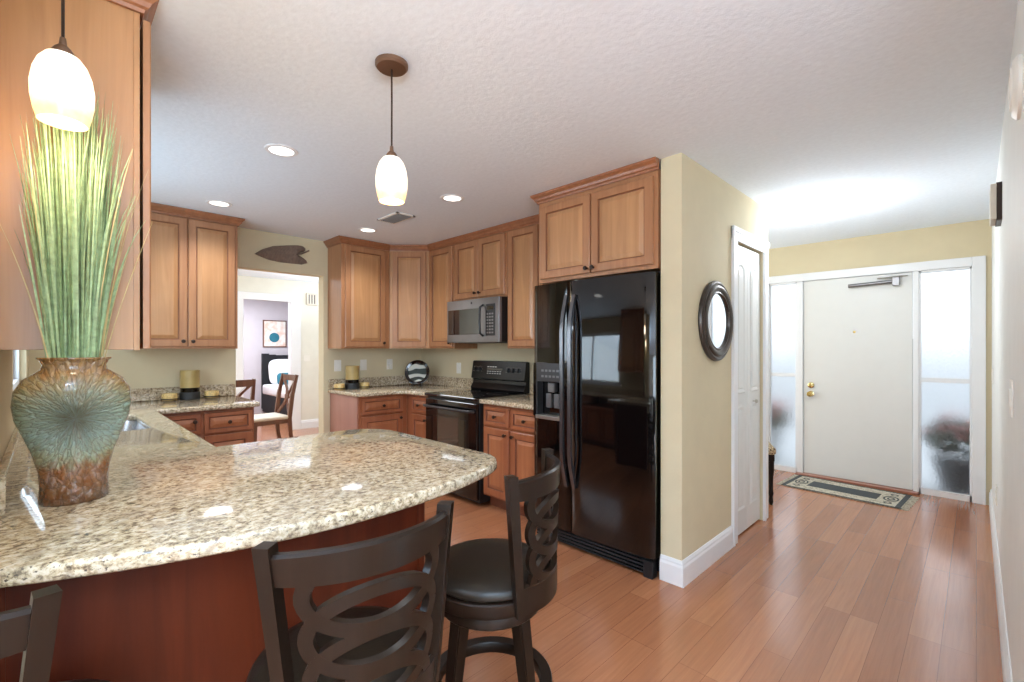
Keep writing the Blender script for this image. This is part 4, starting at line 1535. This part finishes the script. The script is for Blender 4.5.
# ------------------------------------------------------------------ mat, bench
def mat_material():
    m, nt, bs = newmat('woven_entry_mat')
    tc = nt.nodes.new('ShaderNodeTexCoord')
    n1 = noise(nt, coords(nt), 55, 4, 0.7)
    nt.links.new(ramp(nt, n1, [(0.40, S(150, 140, 122)), (0.52, S(196, 188, 170)), (0.7, S(206, 198, 180))]), bs.inputs['Base Color'])
    bs.inputs['Roughness'].default_value = 0.95
    return m


M['mat'] = mat_material()
M['mat_dark'] = plain('charcoal_weave', S(70, 74, 76), 0.95, var=0.25, scale=120)
t = thing('entry_mat', 'beige and charcoal patterned mat in front of the entry door', 'door mat', (-0.875, 5.285, 0.0), math.radians(-4))
obj('mat_field', bx(-0.455, 0.455, -0.26, 0.26, 0.0005, 0.008, 0.002), M['mat'], t)
b = BM()
box(b, -0.28, 0.26, -0.105, 0.105, 0.0075, 0.0092)
o = obj('mat_center', b, M['mat_dark'], t)
o['label'] = 'charcoal centre panel'
b = BM()
box(b, -0.455, 0.455, -0.262, -0.235, 0.0075, 0.0095)
box(b, -0.455, 0.455, 0.235, 0.262, 0.0075, 0.0095)
box(b, -0.4552, -0.42, -0.262, 0.262, 0.0075, 0.0095)
box(b, 0.410, 0.447, -0.262, 0.262, 0.0075, 0.0095)
o = obj('mat_border', b, M['mat_dark'], t)
for s in (-1, 1):
    b = BM()
    for j in range(44):
        y = -0.255 + j * 0.0118
        e_ = s * (0.498 + random.uniform(-0.006, 0.006))
        box(b, min(s * 0.455, e_), max(s * 0.455, e_), y, y + 0.006, 0.0005, 0.004)
    obj('fringe', b, M['mat'], t)
b = BM()
for s in (-0.355, 0.345):
    for r in (0.055, 0.028):
        lathe(b, [(r, 0.008), (r, 0.0095), (r - 0.012, 0.0095), (r - 0.012, 0.008)], s, 0, 20, 1, 1.6)
    for yy in (-0.15, 0.15):
        lathe(b, [(0.03, 0.008), (0.03, 0.0093), (0.018, 0.0093), (0.018, 0.008)], s, yy, 16)
obj('scroll_motif', b, M['mat_dark'], t)


def check_material():
    m, nt, bs = newmat('brown_checked_fabric')
    ch = nt.nodes.new('ShaderNodeTexChecker')
    ch.inputs['Scale'].default_value = 55
    ch.inputs['Color1'].default_value = S(92, 70, 50)
    ch.inputs['Color2'].default_value = S(196, 176, 142)
    nt.links.new(coords(nt, (1, 1, 1), (0.4, 0.3, 0.785)), ch.inputs['Vector'])
    nt.links.new(ch.outputs['Color'], bs.inputs['Base Color'])
    bs.inputs['Roughness'].default_value = 0.9
    return m


t = thing('entry_bench', 'dark wooden bench with a checked cushion behind the partition by the entry', 'bench', (-1.53, 4.387, 0), math.radians(25))
obj('cushion', bx(-0.30, 0.29, -0.17, 0.17, 0.43, 0.492, 0.018, 3), check_material(), t, True)
obj('apron', bx(-0.29, 0.28, -0.16, 0.16, 0.375, 0.432, 0.004), M['espresso'], t)
for sx_ in (-1, 1):
    for sy_ in (-1, 1):
        b = lathe(BM(), [(0, 0), (0.012, 0), (0.020, 0.03), (0.014, 0.07), (0.022, 0.10), (0.016, 0.13), (0.019, 0.25), (0.024, 0.30), (0.026, 0.38), (0, 0.38)], n=16)
        o = obj('leg', b, M['espresso'], t, True)
        o.location = (sx_ * 0.255, sy_ * 0.135, 0)


# ------------------------------------------------------------------ dining chairs, bed, picture
def make_dchair():
    t = empty('dining_chair', (0, 0, 0))
    obj('seat', bx(-0.22, 0.22, -0.20, 0.23, 0.45, 0.495, 0.018, 3), M['cream'], t, True)
    obj('seat_rail', bx(-0.215, 0.215, -0.195, 0.215, 0.40, 0.452, 0.004), M['chairwood'], t)
    for s in (-1, 1):
        obj('leg', tube(BM(), [(s * 0.195, 0.195, 0.42), (s * 0.195, 0.2, 0.0)], [1.0, 0.75], flat=(0.038, 0.038)), M['chairwood'], t)
        obj('back_leg', tube(BM(), [(s * 0.20, -0.27, 0.0), (s * 0.20, -0.215, 0.25), (s * 0.20, -0.20, 0.46), (s * 0.205, -0.235, 0.75), (s * 0.21, -0.29, 1.0)], [0.8, 0.95, 1.1, 1.0, 0.8], flat=(0.036, 0.044)), M['chairwood'], t)
    b = BM()
    pts = [(-0.21 + 0.42 * i / 8, -0.283 - 0.03 * math.sin(PI * i / 8), 0.955 + 0.0 * i) for i in range(9)]
    tube(b, pts, 1.0, flat=(0.022, 0.075))
    obj('top_rail', b, M['chairwood'], t)
    b = BM()
    for s in (-1, 1):
        pts = []
        for i in range(11):
            u = i / 10
            x = s * (0.175 * math.cos(u * PI) * 0.95 - 0.0)
            x = s * (0.17 - 0.15 * math.sin(u * PI))
            z = 0.50 + 0.43 * u
            pts.append((x, -0.205 - 0.085 * u - 0.012 * math.sin(PI * u), z))
        tube(b, pts, 1.0, flat=(0.020, 0.032))
    tube(b, [(-0.05, -0.255, 0.715), (0.05, -0.255, 0.715)], 1.0, flat=(0.020, 0.05))
    obj('curved_splat', b, M['chairwood'], t)
    return t


c0 = make_dchair()
f1 = math.radians(-87)
for i, (x, y, fac, lab) in enumerate(((-6.30, 1.93, f1, 'brown dining chair with cream seat standing fully in view through the doorway'), (-5.95, 1.40, PI, 'brown dining chair half hidden behind the counter left in the doorway'))):
    o = c0 if i == 0 else copy_tree(c0)
    o.location = (x, y, 0)
    o.rotation_euler = (0, 0, fac - PI / 2)
    tag(o, lab, 'dining chair', 'dining chairs beyond the doorway')

t = thing('bed', 'bed with a tall black headboard in the far bedroom', 'bed', (-10.35, 3.08, 0))
b = BM()
for i in range(12):
    y0, y1 = 1.55 * i / 12, 1.55 * (i + 1) / 12
    ym = (y0 + y1) / 2 / 1.55
    zt_ = 1.24 - 0.05 * math.sin(PI * min(1, ym * 2)) if ym < 0.5 else 1.24 - 0.05 * math.sin(PI * (ym * 2 - 1))
    box(b, 0.0, 0.07, y0, y1, 0.1, zt_)
o = obj('headboard', b, M['lilac_dark'], t)
obj('bed_frame', bx(0.05, 2.0, 0.0, 1.55, 0.04, 0.42, 0.02), M['lilac_dark'], t)
obj('coverlet', bx(0.08, 1.99, -0.012, 1.562, 0.40, 0.60, 0.04, 3), M['white_linen'], t, True)
for i, (y, m_, lab, nm, dx, s_) in enumerate(((0.42, 'white_linen', 'large white pillow leaning on the black headboard, door side', 'bed_pillow', 0.16, 1.0), (1.12, 'white_linen', 'large white pillow on the far half of the bed', 'bed_pillow', 0.16, 1.0), (0.32, 'teal', 'teal cushion standing in front of the white pillows', 'throw_pillow', 0.42, 0.46))):
    b = BM()
    bmesh.ops.create_uvsphere(b, u_segments=24, v_segments=14, radius=1)
    for v in b.verts:
        for a_ in range(3):
            v.co[a_] = math.copysign(abs(v.co[a_]) ** (0.45 if a_ else 0.9), v.co[a_])
        v.co.x *= 0.085 * s_ ** 0.3
        v.co.y *= 0.33 * s_
        v.co.z *= 0.27 * s_
    o = obj(nm, b, M[m_], None, True, (-10.35 + dx, 3.08 + y, 0.60 + 0.245 * s_))
    o.rotation_euler = (0, -0.22, 0)
    tag(o, lab, 'pillow')


def art_material():
    m, nt, bs = newmat('pale_print_with_blue_blot')
    tc = nt.nodes.new('ShaderNodeTexCoord')
    n1 = noise(nt, tc.outputs['Object'], 9, 3)
    nt.links.new(ramp(nt, n1, [(0.45, S(232, 226, 218)), (0.62, S(226, 196, 178))]), bs.inputs['Base Color'])
    return m


t = thing('framed_picture', 'framed print with a blue blot on the far lilac bedroom wall', 'picture', (-10.4, 3.35, 1.36), PI / 2)
obj('picture_frame', plate_rings(BM(), -0.23, 0.23, 0, 0.56, [(0, -0.025), (0.018, -0.025), (0.018, -0.012)], -0.0), M['chairwood'], t)
obj('print', bx(-0.212, 0.212, -0.014, -0.011, 0.018, 0.542), art_material(), t)
b = lathe(BM(), [(0, 0.0), (0.10, 0.0), (0.10, 0.002), (0, 0.002)], n=24)
o = obj('blue_blot', b, M['teal'], t)
o.rotation_euler = (PI / 2, 0, 0)
o.location = (-0.01, -0.0135, 0.20)

# ------------------------------------------------------------------ porch beyond the sidelights
struct('porch_ground', bx(-5, 4, 5.81, 11, -0.10, -0.03), M['concrete'])
struct('porch_wall', bx(-5, 4, 10.5, 10.6, -0.1, 1.5), M['concrete'])


def planter(loc, lab, s_, pot, seed, pink):
    random.seed(seed)
    t = thing('flower_planter', lab, 'potted plant', loc, 0)
    obj('pot', lathe(BM(), [(0, 0), (0.13 * s_, 0), (0.18 * s_, 0.20 * s_), (0.20 * s_, 0.30 * s_), (0.17 * s_, 0.30 * s_), (0, 0.27 * s_)], n=28), pot, t, True)
    for nm, mt, cnt, R, zc, rr in (('foliage', M['foliage'], 240, 0.25, 0.42, 0.045), ('blossoms', M['petal'], pink, 0.26, 0.50, 0.028)):
        b = BM()
        for i in range(cnt):
            a_, q = random.uniform(0, 2 * PI), math.acos(random.uniform(-0.4, 1))
            r_ = R * s_ * random.uniform(0.6, 1.0)
            p = Vector((r_ * math.sin(q) * math.cos(a_), r_ * math.sin(q) * math.sin(a_), zc * s_ + 0.7 * r_ * math.cos(q)))
            m4 = Matrix.Translation(p) @ Matrix.Rotation(random.uniform(0, 6), 4, 'Z') @ Matrix.Rotation(random.uniform(0, 3), 4, 'X') @ Matrix.Diagonal((1, 0.6, 0.35, 1))
            bmesh.ops.create_icosphere(b, subdivisions=1, radius=rr * s_, matrix=m4)
        obj(nm, b, mt, t, True)


planter((-0.09, 6.12, -0.03), 'flowering pot plant blurred behind the right sidelight glass', 1.15, M['potdark'], 3, 40)
planter((-1.88, 6.35, -0.03), 'pink flowering pot plant blurred behind the left sidelight glass', 1.15, M['potwhite'], 5, 90)
